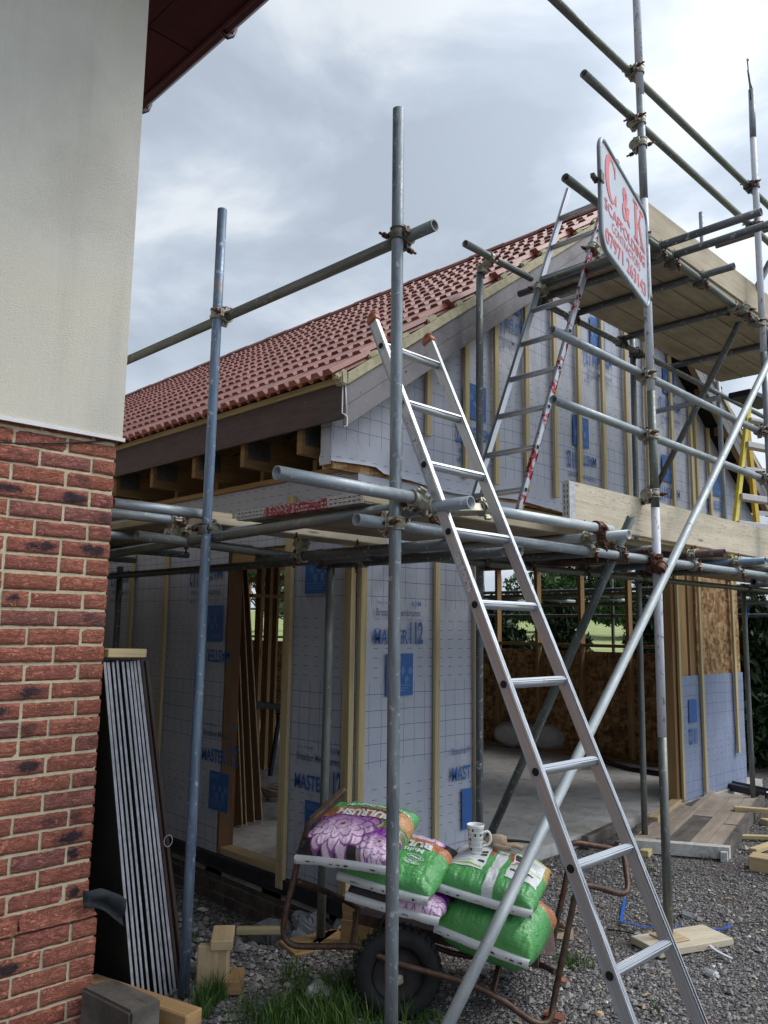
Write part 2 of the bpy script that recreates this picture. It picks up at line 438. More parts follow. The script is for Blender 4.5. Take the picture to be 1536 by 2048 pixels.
def fieldm():
    g = G('pale_meadow', .95, 0, .1)
    co = g.co('Pos')
    g.color(g.ramp(g.noise(co, .6, 7, .7), [(.3, (.20, .27, .09)), (.7, (.42, .44, .22))]))
    return g.m
M['field'] = fieldm()
M['panel_edge'] = simple('chalky_white_board_edge', (.38, .38, .41), .8, var=.28, scale=25, bump=.5)
M['panel_face'] = simple('dark_green_board_face', (.012, .018, .015), .7, var=.4, scale=6)
M['sack'] = simple('dusty_white_sack', (.55, .54, .55), .75, var=.15, scale=8, bump=.4)
M['white_paint'] = simple('worn_white_paint', (.48, .48, .46), .7, var=.3, scale=22, bump=.5)
M['blue_strap'] = simple('blue_strap', (.02, .12, .55), .45, var=.15)
M['white_strap'] = simple('white_strap', (.62, .64, .70), .5, var=.1)
M['ceramic'] = simple('white_ceramic', (.78, .80, .80), .15, var=.02, bump=0, spec=.6)
M['ink'] = simple('black_ink', (.02, .03, .035), .3, bump=0)
M['sign_white'] = simple('sign_white_sheet', (.50, .53, .60), .4, var=.04, scale=3, bump=0)
M['sign_red'] = simple('faded_red_letters', (.62, .16, .18), .5, var=.12, scale=12, bump=0)
M['sign_frame'] = tube_mat('sign_frame_steel', (.30, .34, .37), (.17, .19, .22))
M['leather'] = simple('tan_work_leather', (.30, .23, .16), .8, var=.3, scale=18, bump=.6)
M['felt'] = simple('torn_bitumen_felt', (.030, .036, .040), .85, var=.3, scale=22, bump=.5)
M['redbrown'] = simple('broken_red_brick', (.32, .12, .08), .9, var=.3, bump=.6)
M['paper'] = simple('crumpled_white_wrapper', (.55, .55, .52), .6, var=.15)
M['yellow_tool'] = simple('yellow_tool_plastic', (.60, .42, .02), .5, var=.15)
M['plate'] = simple('galvanised_nail_plate', (.12, .125, .13), .5, .6, var=.3, scale=60, bump=.5)
def bagmat():
    g = G('printed_plastic_sack', .24, 0, .5)
    g.color(g.attr('art', 'Color'))
    co = g.co('Pos')
    w1 = g.noise(g.co('Pos', (1, 1, 1)), 11, 5, .6, 1.6)
    w2 = g.noise(g.co('Pos', (1, 1, 2.5)), 34, 4, .6, 1.2)
    g.bump(g.math('ADD', w1, g.math('MULTIPLY', w2, .35)), .6, .018)
    return g.m
M['bag'] = bagmat()
M['bag_white'] = simple('white_bag_print', (.60, .62, .63), .35, var=.04, bump=0)
M['bag_black'] = simple('black_bag_print', (.03, .035, .03), .35, var=.04, bump=0)

# ------------------------------------------------------------------ mesh helper
class MB:
    def __init__(s):
        s.v = []; s.f = []; s.uv = []; s.sm = []; s.mi = []
    def face(s, pts, uvs=None, smooth=False, mi=0):
        i = len(s.v); s.v += [tuple(p) for p in pts]
        s.f.append(list(range(i, i+len(pts))))
        s.uv.append(uvs or [(0, 0)]*len(pts)); s.sm.append(smooth); s.mi.append(mi)
    def box(s, size, mat4, mi=0, taper=None):
        L = list(size); ax = L.index(max(L))
        o1, o2 = [a for a in range(3) if a != ax]
        ou, ov = random.uniform(0, 50), random.uniform(0, 50)
        i0 = len(s.v)
        cs = [V((sx*L[0]/2, sy*L[1]/2, sz*L[2]/2)) for sx in (-1, 1) for sy in (-1, 1) for sz in (-1, 1)]
        s.v += [tuple(mat4 @ c) for c in cs]
        for idx, nax in (((0, 1, 3, 2), 0), ((4, 6, 7, 5), 0), ((0, 4, 5, 1), 1), ((2, 3, 7, 6), 1), ((0, 2, 6, 4), 2), ((1, 5, 7, 3), 2)):
            s.f.append([i0+k for k in idx])
            u_ = []
            for k in idx:
                c = cs[k]
                if nax == ax: u_.append((ou+c[o1]*.2, ov+c[o2]))
                else:
                    oth = o1 if nax == o2 else o2
                    u_.append((ou+c[ax], ov+c[oth]+nax*.37))
            s.uv.append(u_); s.sm.append(False); s.mi.append(mi)
        return s
    def ab(s, x0, y0, z0, x1, y1, z1, mi=0):
        c = V(((x0+x1)/2, (y0+y1)/2, (z0+z1)/2))
        return s.box((abs(x1-x0), abs(y1-y0), abs(z1-z0)), Matrix.Translation(c), mi)
    def beam(s, p0, p1, w, h, up=(0, 0, 1), mi=0):
        p0, p1 = V(p0), V(p1); x = (p1-p0); L = x.length; x.normalize()
        z = V(up); z = (z - x*z.dot(x)).normalized(); y = z.cross(x)
        m = Matrix((x, y, z)).transposed().to_4x4(); m.translation = (p0+p1)/2
        return s.box((L, w, h), m, mi)
    def tube(s, p0, p1, r, seg=18, ri=None, caps=True, mi=0, r1=None):
        p0, p1 = V(p0), V(p1); x = (p1-p0); L = x.length; x.normalize()
        a = x.orthogonal().normalized(); b = x.cross(a)
        r1 = r if r1 is None else r1
        o = random.uniform(0, 20)
        def ring(p, rr):
            i = len(s.v)
            for k in range(seg):
                t = 2*math.pi*k/seg
                s.v.append(tuple(p + a*math.cos(t)*rr + b*math.sin(t)*rr))
            return i
        nseg = max(1, int(L/.5)) if L < 8 else 8
        prev = ring(p0, r); first = prev
        for j in range(1, nseg+1):
            t = j/nseg
            cur = ring(p0.lerp(p1, t), r+(r1-r)*t)
            for k in range(seg):
                k2 = (k+1) % seg
                s.f.append([prev+k, prev+k2, cur+k2, cur+k])
                u0, u1 = o+L*(j-1)/nseg, o+L*t
                v0, v1 = 2*math.pi*r*k/seg, 2*math.pi*r*(k+1)/seg
                s.uv.append([(u0, v0), (u0, v1), (u1, v1), (u1, v0)]); s.sm.append(True); s.mi.append(mi)
            prev = cur
        if ri:
            dpt = min(.5, L*.45)
            for outer, p, sg in ((first, p0, 1), (prev, p1, -1)):
                i1 = ring(p, ri); i2 = ring(p + x*sg*dpt, ri)
                for k in range(seg):
                    k2 = (k+1) % seg
                    f1 = [outer+k2, outer+k, i1+k, i1+k2]; f2 = [i1+k2, i1+k, i2+k, i2+k2]
                    if sg < 0: f1.reverse(); f2.reverse()
                    s.f += [f1, f2]; s.uv += [[(o, 0)]*4, [(o, .1)]*4]; s.sm += [False, True]; s.mi += [mi, mi]
                f3 = [i2+k for k in range(seg)]
                if sg < 0: f3.reverse()
                s.f.append(f3); s.uv.append([(0, 0)]*seg); s.sm.append(False); s.mi.append(mi)
        elif caps:
            f1 = [first+k for k in range(seg)]; f1.reverse(); f2 = [prev+k for k in range(seg)]
            for f in (f1, f2):
                s.f.append(f); s.uv.append([(0, 0)]*seg); s.sm.append(False); s.mi.append(mi)
        return s
    def path(s, pts, r, seg=12, mi=0, closed=False, cap=True):
        pts = [V(p) for p in pts]; n = len(pts)
        rs = r if isinstance(r, (list, tuple)) else [r]*n
        up = None; rings = []; acc = 0
        for i, p in enumerate(pts):
            a = pts[i-1] if (i or closed) else pts[0]; b = pts[(i+1) % n] if (i < n-1 or closed) else pts[-1]
            t = (b-a).normalized()
            if up is None: up = t.orthogonal().normalized()
            up = (up - t*up.dot(t)).normalized(); bb = t.cross(up)
            if i: acc += (p-pts[i-1]).length
            i0 = len(s.v)
            for k in range(seg):
                th = 2*math.pi*k/seg
                s.v.append(tuple(p+up*math.cos(th)*rs[i]+bb*math.sin(th)*rs[i]))
            rings.append((i0, acc))
        rng_ = range(1, n+1) if closed else range(1, n)
        for i in rng_:
            a, ua = rings[i-1]; b, ub = rings[i % n]
            for k in range(seg):
                k2 = (k+1) % seg
                s.f.append([a+k, a+k2, b+k2, b+k]); s.uv.append([(ua, k*.01), (ua, k2*.01), (ub, k2*.01), (ub, k*.01)]); s.sm.append(True); s.mi.append(mi)
        if cap and not closed:
            f1 = [rings[0][0]+k for k in range(seg)]; f1.reverse()
            s.f += [f1, [rings[-1][0]+k for k in range(seg)]]; s.uv += [[(0, 0)]*seg]*2; s.sm += [False]*2; s.mi += [mi]*2
        return s
    def lathe(s, prof, mat4, seg=32, mi=0):
        rings = []
        for r_, z in prof:
            i0 = len(s.v)
            for k in range(seg):
                th = 2*math.pi*k/seg
                s.v.append(tuple(mat4 @ V((math.cos(th)*r_, math.sin(th)*r_, z))))
            rings.append(i0)
        for a, b in zip(rings, rings[1:]):
            for k in range(seg):
                k2 = (k+1) % seg
                s.f.append([a+k, a+k2, b+k2, b+k]); s.uv.append([(k/seg, 0)]*4); s.sm.append(True); s.mi.append(mi)
        return s
    def build(s, name, mats, parent=None, bevel=0, bseg=1, attrs=None, sub=0, jitter=0):
        me = bpy.data.meshes.new(name)
        if parent is not None: off = WORLD[parent.name].copy()
        else:
            lo = V([min(c[i] for c in s.v) for i in range(3)]); hi = V([max(c[i] for c in s.v) for i in range(3)])
            off = V(((lo.x+hi.x)/2, (lo.y+hi.y)/2, lo.z))
        me.from_pydata([V(p)-off for p in s.v], [], s.f)
        uvl = me.uv_layers.new(name='UVMap')
        flat = [c for u in s.uv for q in u for c in q]
        uvl.data.foreach_set('uv', flat)
        me.polygons.foreach_set('use_smooth', s.sm)
        if not isinstance(mats, (list, tuple)): mats = [mats]
        for m in mats: me.materials.append(m)
        me.polygons.foreach_set('material_index', s.mi)
        if bevel or jitter:
            bm = bmesh.new(); bm.from_mesh(me)
            if bevel:
                es = [e for e in bm.edges if len(e.link_faces) == 2 and e.calc_face_angle(0) > 1.0]
                bmesh.ops.bevel(bm, geom=es, offset=bevel, segments=bseg, affect='EDGES', clamp_overlap=True)
            if jitter:
                for v_ in bm.verts:
                    v_.co += mnoise.noise_vector((v_.co+off)*9)*jitter
            bm.to_mesh(me); bm.free()
        me.update()
        o = bpy.data.objects.new(name, me); col.objects.link(o)
        if parent is not None: o.parent = parent      # local zero: the mesh is stored relative to its thing's base
        else: o.location = off
        WORLD[o.name] = off
        return o
WORLD = {}

def tag(o, label=None, cat=None, group=None, kind=None):
    if label: o['label'] = label
    if cat: o['category'] = cat
    if group: o['group'] = group
    if kind: o['kind'] = kind
    return o
def thing(name, base, label, cat, group=None, kind=None):
    o = bpy.data.objects.new(name, None); col.objects.link(o)
    o.empty_display_size = .2
    o.location = base; WORLD[o.name] = V(base)
    return tag(o, label, cat, group, kind)

def text_mesh(txt, size, bold=0.0, align='CENTER'):
    cu = bpy.data.curves.new('txt', 'FONT'); cu.body = txt; cu.size = size; cu.offset = bold; cu.align_x = align; cu.align_y = 'CENTER'; cu.resolution_u = 4
    o = bpy.data.objects.new('txt', cu); col.objects.link(o)
    me = bpy.data.meshes.new_from_object(o)
    vs = [v.co.copy() for v in me.vertices]; fs = [list(p.vertices) for p in me.polygons]
    bpy.data.objects.remove(o); bpy.data.curves.remove(cu); bpy.data.meshes.remove(me)
    return vs, fs
def add_text(mb, txt, size, fn, bold=0.0, mi=0, sx=1.0, ctr=(0, 0), rot=False, thick=None, target_w=None):
    vs, fs = text_mesh(txt, size, bold)
    if not vs: return
    x0 = min(v.x for v in vs); x1 = max(v.x for v in vs)
    k = sx if target_w is None else target_w/(x1-x0)
    xm = (x0+x1)/2
    i0 = len(mb.v)
    for v in vs:
        x, y = (v.x-xm)*k, v.y
        if rot: x, y = -x, -y
        mb.v.append(tuple(fn(x+ctr[0], y+ctr[1])))
    for f in fs:
        mb.f.append([i0+i for i in f]); mb.uv.append([(0, 0)]*len(f)); mb.sm.append(False); mb.mi.append(mi)

def numpy_mesh(name, verts, faces, mat, tone=None, parent=None, smooth=False, per='FACE'):
    me = bpy.data.meshes.new(name)
    nv, nf, k = len(verts), len(faces), faces.shape[1]
    me.vertices.add(nv); me.vertices.foreach_set('co', verts.astype(np.float32).ravel())
    me.loops.add(nf*k); me.loops.foreach_set('vertex_index', faces.astype(np.int32).ravel())
    me.polygons.add(nf); me.polygons.foreach_set('loop_start', np.arange(0, nf*k, k, dtype=np.int32))
    me.polygons.foreach_set('use_smooth', np.full(nf, smooth))
    me.update(calc_edges=True)
    me.materials.append(mat)
    if tone is not None:
        a = me.attributes.new('tone', 'FLOAT', per); a.data.foreach_set('value', tone.astype(np.float32))
    o = bpy.data.objects.new(name, me); col.objects.link(o)
    if parent: o.parent = parent
    return o

def tornlabel():
    g = G('torn_sticker', .6, 0, .3)
    f = g.noise(g.co('Pos'), 70, 5, .7)
    g.color(g.ramp(f, [(.40, (.30, .12, .12)), (.45, (.55, .56, .60)), (.58, (.62, .63, .67)), (.62, (.18, .19, .22))]))
    return g.m
M['torn_label'] = tornlabel()

# ================================================================== SETTING
def ss(a, b, x):
    t = max(0.0, min(1.0, (x-a)/(b-a))); return t*t*(3-2*t)
def gh(x, y):       # ground height: a shallow trench runs beside the side wall of the new building
    return -0.24*ss(2.55, 3.15, x)*ss(3.45, 4.1, y)*(1-ss(3.45, 3.6, x)) + 0.018*mnoise.noise(V((x*1.3, y*1.3, 0)))*(1-ss(30, 60, abs(x)+abs(y)))
def grid_axis(lo, hi, step, far):
    a = list(np.arange(lo, hi, step)); return [-far, -far/3] + a + [hi, hi+4, hi+12, hi+40, far]
xs = grid_axis(-3, 12.5, .12, 400); ys = grid_axis(-4, 8, .12, 400)
gv = np.array([(x, y, gh(x, y) if -3 <= x <= 12.5 and -4 <= y <= 8 else 0.0) for x in xs for y in ys])
ny = len(ys)
gf = np.array([(i*ny+j, (i+1)*ny+j, (i+1)*ny+j+1, i*ny+j+1) for i in range(len(xs)-1) for j in range(ny-1)])
gr = numpy_mesh('ground', gv, gf, M['ground'], smooth=True); gr['kind'] = 'structure'
mb = MB(); mb.face([(14, -300, .02), (390, -300, 15.5), (390, 390, 15.5), (14, 390, .02)])
tag(mb.build('field', M['field']), kind='structure')

# loose gravel: one countless scatter
def stones(n, fn_xy, smin, smax, seed, name, keep=None):
    r = np.random.default_rng(seed)
    base = np.array([(1, 0, 0), (-1, 0, 0), (0, 1, 0), (0, -1, 0), (0, 0, 1), (0, 0, -1)], float)
    tri = np.array([(0, 2, 4), (2, 1, 4), (1, 3, 4), (3, 0, 4), (2, 0, 5), (1, 2, 5), (3, 1, 5), (0, 3, 5)])
    pts = fn_xy(r, n)
    n = len(pts)
    sz = r.uniform(smin, smax, n)*(.6+.8*r.random(n)**2)
    v = base[None]*(r.uniform(.55, 1.25, (n, 6, 1)))*sz[:, None, None]
    v[:, :, 2] *= .62
    th = r.uniform(0, 6.28, n); c, s_ = np.cos(th)[:, None], np.sin(th)[:, None]
    x = v[:, :, 0]*c - v[:, :, 1]*s_; y = v[:, :, 0]*s_ + v[:, :, 1]*c
    z = v[:, :, 2] + r.normal(0, .25, (n, 1))*x*.5
    zg = np.array([gh(a, b) for a, b in pts])
    P = np.stack([x+pts[:, :1], y+pts[:, 1:2], z+(zg+sz*.25)[:, None]], 2).reshape(-1, 3)
    Fc = (tri[None]+np.arange(n)[:, None, None]*6).reshape(-1, 3)
    tone = np.repeat(np.clip(r.beta(2.0, 2.8, n)+(r.random(n) > .975)*.5, 0, 1), 8)
    o = numpy_mesh(name, P, Fc, M['stone'], tone)
    o['kind'] = 'stuff'; return o
def xy_near(r, n):
    # denser close to the viewer, over the area the camera looks at
    d = 1.2+8.5*r.random(n*2)**.8; a = R(45.4)+r.uniform(-.56, .56, n*2)
    x, y = d*np.cos(a), d*np.sin(a)
    ok = ~((x > 3.3) & (y > 3.6)) & (x < 12)
    q = np.stack([x[ok], y[ok]], 1)[:n]
    # leave mud patches thinner
    m = np.array([mnoise.noise(V((a*.9, b*.9, 3))) for a, b in q])
    left = (q[:, 0] < 2.75) & (q[:, 1] > 2.45)
    keep = (r.random(len(q)) < np.clip(1.05-m*2.4, .18, 1)*np.where(left, .33, 1))
    return q[keep]
tag(stones(56000, xy_near, .0075, .0165, 3, 'gravel'), 'dark grey crushed stone gravel spread over the yard', 'gravel')

def xy_big(r, n):
    d = 2.2+5.5*r.random(n*2)**.8; a = R(45.4)+r.uniform(-.5, .5, n*2)
    x, y = d*np.cos(a), d*np.sin(a)
    ok = ~((x > 3.3) & (y > 3.6)) & (x < 11)
    return np.stack([x[ok], y[ok]], 1)[:n]
tag(stones(420, xy_big, .018, .034, 8, 'rubble_stones'), 'larger pale stones and mortar crumbs strewn over the gravel', 'stones')
def xy_left(r, n):
    x = r.uniform(2.0, 3.25, n); y = r.uniform(3.0, 6.5, n); return np.stack([x, y], 1)
tag(stones(2600, xy_left, .008, .030, 9, 'rubble_stones'), 'mixed rubble and crushed stone along the shaded base of the side wall', 'stones')
# sawdust and chips of wood
def chips():
    r = np.random.default_rng(12); n = 700
    d = 2.4+6*r.random(n); a = R(45.4)+r.uniform(-.5, .35, n); x, y = d*np.cos(a), d*np.sin(a)
    z = np.where((x > 3.4) & (y > 3.66), .09, np.array([gh(p, q)+.012 for p, q in zip(x, y)]))
    th = r.uniform(0, 6.28, n); L = r.uniform(.006, .024, n); w_ = r.uniform(.002, .006, n)
    c, s_ = np.cos(th), np.sin(th)
    P = np.stack([np.stack([x-c*L-s_*w_, y-s_*L+c*w_, z], 1), np.stack([x+c*L-s_*w_, y+s_*L+c*w_, z+.003], 1), np.stack([x+c*L+s_*w_, y+s_*L-c*w_, z+.003], 1), np.stack([x-c*L+s_*w_, y-s_*L-c*w_, z], 1)], 1).reshape(-1, 3)
    o = numpy_mesh('wood_chips', P, np.arange(n*4).reshape(n, 4), M['offcut']); o['kind'] = 'stuff'
    tag(o, 'scattered small wood chips on slab and gravel', 'wood chips')
chips()
# concrete slab of the new building
SX0, SX1, SY0, SY1 = 3.36, 9.42, 3.62, 15.0
mb = MB()
n_ = 60
edge = [(SX0+1.05 + (SX1-SX0-1.05)*i/n_, SY0 + .018*mnoise.noise(V((i*.6, 0, 0))) + (.03*abs(mnoise.noise(V((i*.9, 5, 0)))) if i < 8 else 0)) for i in range(n_+1)]
for (x0, y0), (x1, y1) in zip(edge, edge[1:]):
    mb.face([(x0, y0, .085), (x1, y1, .085), (x1, SY1, .085), (x0, SY1, .085)])
    mb.face([(x0, y0, -.1), (x1, y1, -.1), (x1, y1, .085), (x0, y0, .085)])
mb.ab(SX0+.02, SY0+.03, -.05, SX0+1.05, SY1, .084)
tag(mb.build('concrete_slab', M['concrete']), kind='structure')

# ================================================================== TREES
def crown(name, cs, n, leaf, seed, mat, parent, droop=0.0, shell=.55):
    r = np.random.default_rng(seed)
    cs = np.array(cs, float)         # rows: cx cy cz rx ry rz
    w_ = (cs[:, 3]*cs[:, 4]*cs[:, 5]); w_ /= w_.sum()
    k = r.choice(len(cs), n, p=w_)
    d = r.normal(size=(n, 3)); d /= np.linalg.norm(d, axis=1)[:, None]
    rad = (shell+(1-shell)*r.random(n))**.8*(1+.16*r.normal(size=n))
    c = cs[k, :3] + d*rad[:, None]*cs[k, 3:6]
    a = r.normal(size=(n, 3)); a[:, 2] -= droop; a /= np.linalg.norm(a, axis=1)[:, None]
    b = np.cross(a, r.normal(size=(n, 3))); b /= np.linalg.norm(b, axis=1)[:, None]
    s_ = leaf*r.uniform(.5, 1.4, n)[:, None]
    P = np.stack([c-a*s_*1.3, c+b*s_*.45, c+a*s_*1.3, c-b*s_*.45], 1).reshape(-1, 3)
    P -= np.array(WORLD[parent.name])[None]
    Fc = np.arange(n*4).reshape(n, 4)
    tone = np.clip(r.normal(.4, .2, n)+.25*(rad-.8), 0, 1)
    return numpy_mesh(name, P, Fc, mat, tone, parent)
def tree(name, x, y, h, rx, label, cat, kind, seed, group, leafn=9000, leaf=.07, mat='conifer', base=.0, trunk_r=.12):
    t = thing(name, (x, y, 0), label, cat, group)
    rr = random.Random(seed)
    mb = MB()
    pts = [V((x, y, -.1))]
    for i in range(1, 8):
        pts.append(V((x+rr.uniform(-.05, .05)*h*.15, y+rr.uniform(-.05, .05)*h*.15, h*.9*i/7)))
    mb.path(pts, [trunk_r*(1-.11*i) for i in range(8)], 9)
    cs = []
    if kind == 'conifer':
        nl = 13
        for i in range(nl):
            f = i/(nl-1); z = base+(h-base)*(.06+.9*f); rad = rx*(1-.72*f)*rr.uniform(.8, 1.15)
            for k in range(4):
                a = rr.uniform(0, 6.28); L = rad*.62
                c = V((x+math.cos(a)*L, y+math.sin(a)*L, z+rr.uniform(-.12, .12)*h/nl*3))
                cs.append((*c, rad*.52, rad*.52, (h-base)/nl*.85))
                mb.path([V((x, y, z)), c], [.025, .008], 6)
    else:
        for i in range(18):
            a = rr.uniform(0, 6.28); L = rx*rr.random()**.5*.75; z = h*rr.uniform(.42, .88)
            c = V((x+math.cos(a)*L, y+math.sin(a)*L, z)); q = rx*rr.uniform(.22, .42)
            cs.append((*c, q, q, q*.8)); mb.path([V((x, y, h*.35)), V((x, y, h*.35)).lerp(c, .5)+V((0, 0, .2)), c], [.07*h/8, .05*h/8, .015], 6)
    mb.build('trunk', M['bark'], t)
    crown('crown', cs, leafn, leaf, seed, M[mat], t, droop=.6 if kind == 'conifer' else 0)
    return t
HG = 'conifers growing in a row behind the new building'
con = [(11.6, 8.9, 2.2, 1.05, 'full dark conifer of the hedge seen through the left wall bays behind the insulation sack'),
       (11.8, 7.75, 2.2, 1.0, 'dark hedge conifer seen between the second and third studs above the low sheeting'),
       (12.6, 6.35, 2.75, .85, 'hedge conifer with light feathery branch tips beside the bright meadow gap'),
       (11.3, 4.45, 2.15, .95, 'dark hedge conifer directly behind the brown boarded pier'),
       (11.6, 3.75, 2.2, 1.0, 'dark hedge conifer just right of the pier wrapped in grey membrane'),
       (12.0, 2.9, 2.1, 1.0, 'hedge conifer with a pale lit top at the right edge of the view'),
       (11.9, 10.6, 2.9, 1.1, 'dark hedge conifer seen between studs through the open doorway'),
       (12.1, 12.6, 4.2, 1.0, 'taller hedge conifer seen high through the far bays of the doorway')]
for i, (x, y, h, rx, lb) in enumerate(con):
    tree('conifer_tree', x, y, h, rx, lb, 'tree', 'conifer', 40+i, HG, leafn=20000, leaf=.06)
far = [(52, 36, 6.6, 3.2, 'distant round green tree left of the slim pole on the skyline'),
       (47, 29, 6.2, 3.0, 'distant tree whose crown shows between the first two back wall studs'),
       (45, 24, 6.0, 2.9, 'distant spreading tree above the gap between the middle studs'),
       (50, 22, 5.4, 3.0, 'low distant tree just left of the diagonal scaffold brace'),
       (44, 60, 8.5, 3.6, 'distant leafy tree seen through the open doorway'),
       (60, 14, 5.5, 4, 'low distant tree on the skyline behind the boarded pier')]
for i, (x, y, h, rx, lb) in enumerate(far):
    tree('field_tree', x, y, h, rx, lb, 'tree', 'broad', 70+i, 'trees far across the meadow', leafn=7000, leaf=.16, mat='leaf', trunk_r=.2)

# ================================================================== BRICK HOUSE (left)
HX, HY = 1.672, 3.42
RB = 2.476                                  # underside of the render
house = thing('brick_house', (HX-1.5, HY+1, 0), 'finished house of red rustic brick below pale roughcast render, at the left edge', 'house')
# mortar body
mb = MB(); mb.ab(-2.5, HY+.006, -.15, HX-.006, HY+7, RB+.02); mb.build('mortar', M['mortar'], house)
def bricks(mb, x0, x1, zlo, yf, tones, burns, rnd, row, corner_right=True):
    x = x1; i = 0
    first = .1025 if row % 2 else .215
    L = first
    while x > x0:
        a, b = x-L, x
        nx, nz = (14 if L > .15 else 7), 5
        t = rnd.random(); bn = rnd.random()
        bn = 1.0 if bn > .84 else (.6 if bn > .68 else (.3 if bn > .5 else 0.0))
        z0, z1 = zlo + rnd.uniform(-.002, .002), zlo+.0628+rnd.uniform(-.002, .002)
        yo = rnd.uniform(-.003, .003); bow = rnd.uniform(.001, .004)
        i0 = len(mb.v); seed = rnd.uniform(0, 90)
        for iz in range(nz+1):
            for ix in range(nx+1):
                u, v = ix/nx, iz/nz
                ed = min(u*L, (1-u)*L, v*.065, (1-v)*.065)
                dx = .0028*mnoise.noise(V((u*9, v*4, seed))) if ix in (0, nx) else 0
                dz = .0032*mnoise.noise(V((u*L*40, v*7, seed+9))) if iz in (0, nz) else 0
                dy = -bow*min(1, ed/.012) + .0018*mnoise.noise(V((u*L*60, v*5, seed+20)))
                if ix in (0, nx) or iz in (0, nz): dy = .0035
                mb.v.append((a+u*L+dx, yf+yo+dy, z0+(z1-z0)*v+dz))
        for iz in range(nz):
            for ix in range(nx):
                k = i0+iz*(nx+1)+ix
                mb.f.append([k, k+1, k+nx+2, k+nx+1])
                mb.uv.append([(ix/nx, iz/nz), ((ix+1)/nx, iz/nz), ((ix+1)/nx, (iz+1)/nz), (ix/nx, (iz+1)/nz)])
                mb.sm.append(True); mb.mi.append(0); tones.append(t); burns.append(bn)
        # returns so each brick has a body
        br = [i0+ix for ix in range(nx+1)]; tp = [i0+nz*(nx+1)+ix for ix in range(nx+1)]
        j0 = len(mb.v)
        for k in br: mb.v.append((mb.v[k][0], yf+.03, mb.v[k][2]))
        for k in tp: mb.v.append((mb.v[k][0], yf+.03, mb.v[k][2]))
        for ix in range(nx):
            mb.f.append([br[ix+1], br[ix], j0+ix, j0+ix+1]); mb.f.append([tp[ix], tp[ix+1], j0+nx+1+ix+1, j0+nx+1+ix])
            mb.uv += [[(.1, .02)]*4]*2; mb.sm += [False]*2; mb.mi += [0]*2; tones += [t]*2; burns += [0]*2
        if x == x1 and corner_right:         # quoin: its return down the side wall
            rl = [i0+iz*(nx+1)+nx for iz in range(nz+1)]
            j0 = len(mb.v)
            ret = .215 if L < .15 else .1025
            for k in rl: mb.v.append((mb.v[k][0]+rnd.uniform(-.001, .001), yf+ret, mb.v[k][2]))
            for iz in range(nz):
                mb.f.append([rl[iz], j0+iz, j0+iz+1, rl[iz+1]]); mb.uv.append([(0, iz/nz), (1, iz/nz), (1, (iz+1)/nz), (0, (iz+1)/nz)]); mb.sm.append(False); mb.mi.append(0); tones.append(t); burns.append(0)
        x = a-.0125
        i += 1
        L = .215 if rnd.random() > .22 else .1025
        L = .215
        if rnd.random() < .06: L = .1025
mb = MB(); tones = []; burns = []; rnd = random.Random(11)
row = 0; z = .003
while z < RB:
    pl = z < .44                           # the plinth courses stand proud of the wall
    bricks(mb, -.9, HX+(.028 if pl else 0), z, HY-(.028 if pl else 0), tones, burns, rnd, row)
    row += 1; z += .0745
o = mb.build('brick_wall', M['brick'], house)
for nm, arr in (('tone', tones), ('burn', burns)):
    a = o.data.attributes.new(nm, 'FLOAT', 'FACE'); a.data.foreach_set('value', arr)
mb = MB(); mb.ab(-2.5, HY-.020, -.1, HX+.020, HY+.2, .435); mb.build('plinth_mortar', M['mortar'], house)
# splayed plinth course
mb = MB()
for k in range(12):
    x1 = HX+.028-.1-(k*.225); x0 = x1-.215
    mb.face([(x0, HY-.028, .452), (x1, HY-.028, .452), (x1, HY, .508), (x0, HY, .508)])
mb.face([(HX+.028, HY-.028, .452), (HX+.028, HY+.15, .452), (HX, HY+.15, .508), (HX, HY, .508)])
mb.face([(HX+.028-.098, HY-.028, .452), (HX+.028, HY-.028, .452), (HX, HY, .508), (HX-.08, HY, .508)])
o = mb.build('plinth_brick', M['brick'], house)
for nm in ('tone', 'burn'):
    a = o.data.attributes.new(nm, 'FLOAT', 'FACE'); a.data.foreach_set('value', [.4 if nm == 'tone' else 0]*len(o.data.polygons))
# render
mb = MB(); mb.ab(-2.5, HY-.020, RB, HX+.018, HY+7, 6.1); mb.build('rendered_wall', M['render'], house, bevel=.006, bseg=2)
mb = MB(); mb.ab(-2.5, HY-.030, RB-.006, HX+.024, HY-.016, RB+.010); mb.build('render_stop_bead', M['white_trim'], house)
# cable on the brick
mb = MB(); c0 = at(1, HY-.008, -40, 884); c1 = at(1, HY-.008, 120, 886); c2 = at(1, HY-.008, 236, 879)
mb.path([c0, c0.lerp(c1, .5)+V((0, 0, -.004)), c1, c1.lerp(c2, .5)+V((0, 0, -.003)), c2], .0032, 8); mb.build('cable', M['black_plastic'], house)
# eaves over the side wall: soffit boards, fascia, gutter with brackets
E0 = at(1, HY-.02, 290, 195); E1 = at(0, HX, 297, 20)
zs = 5.05
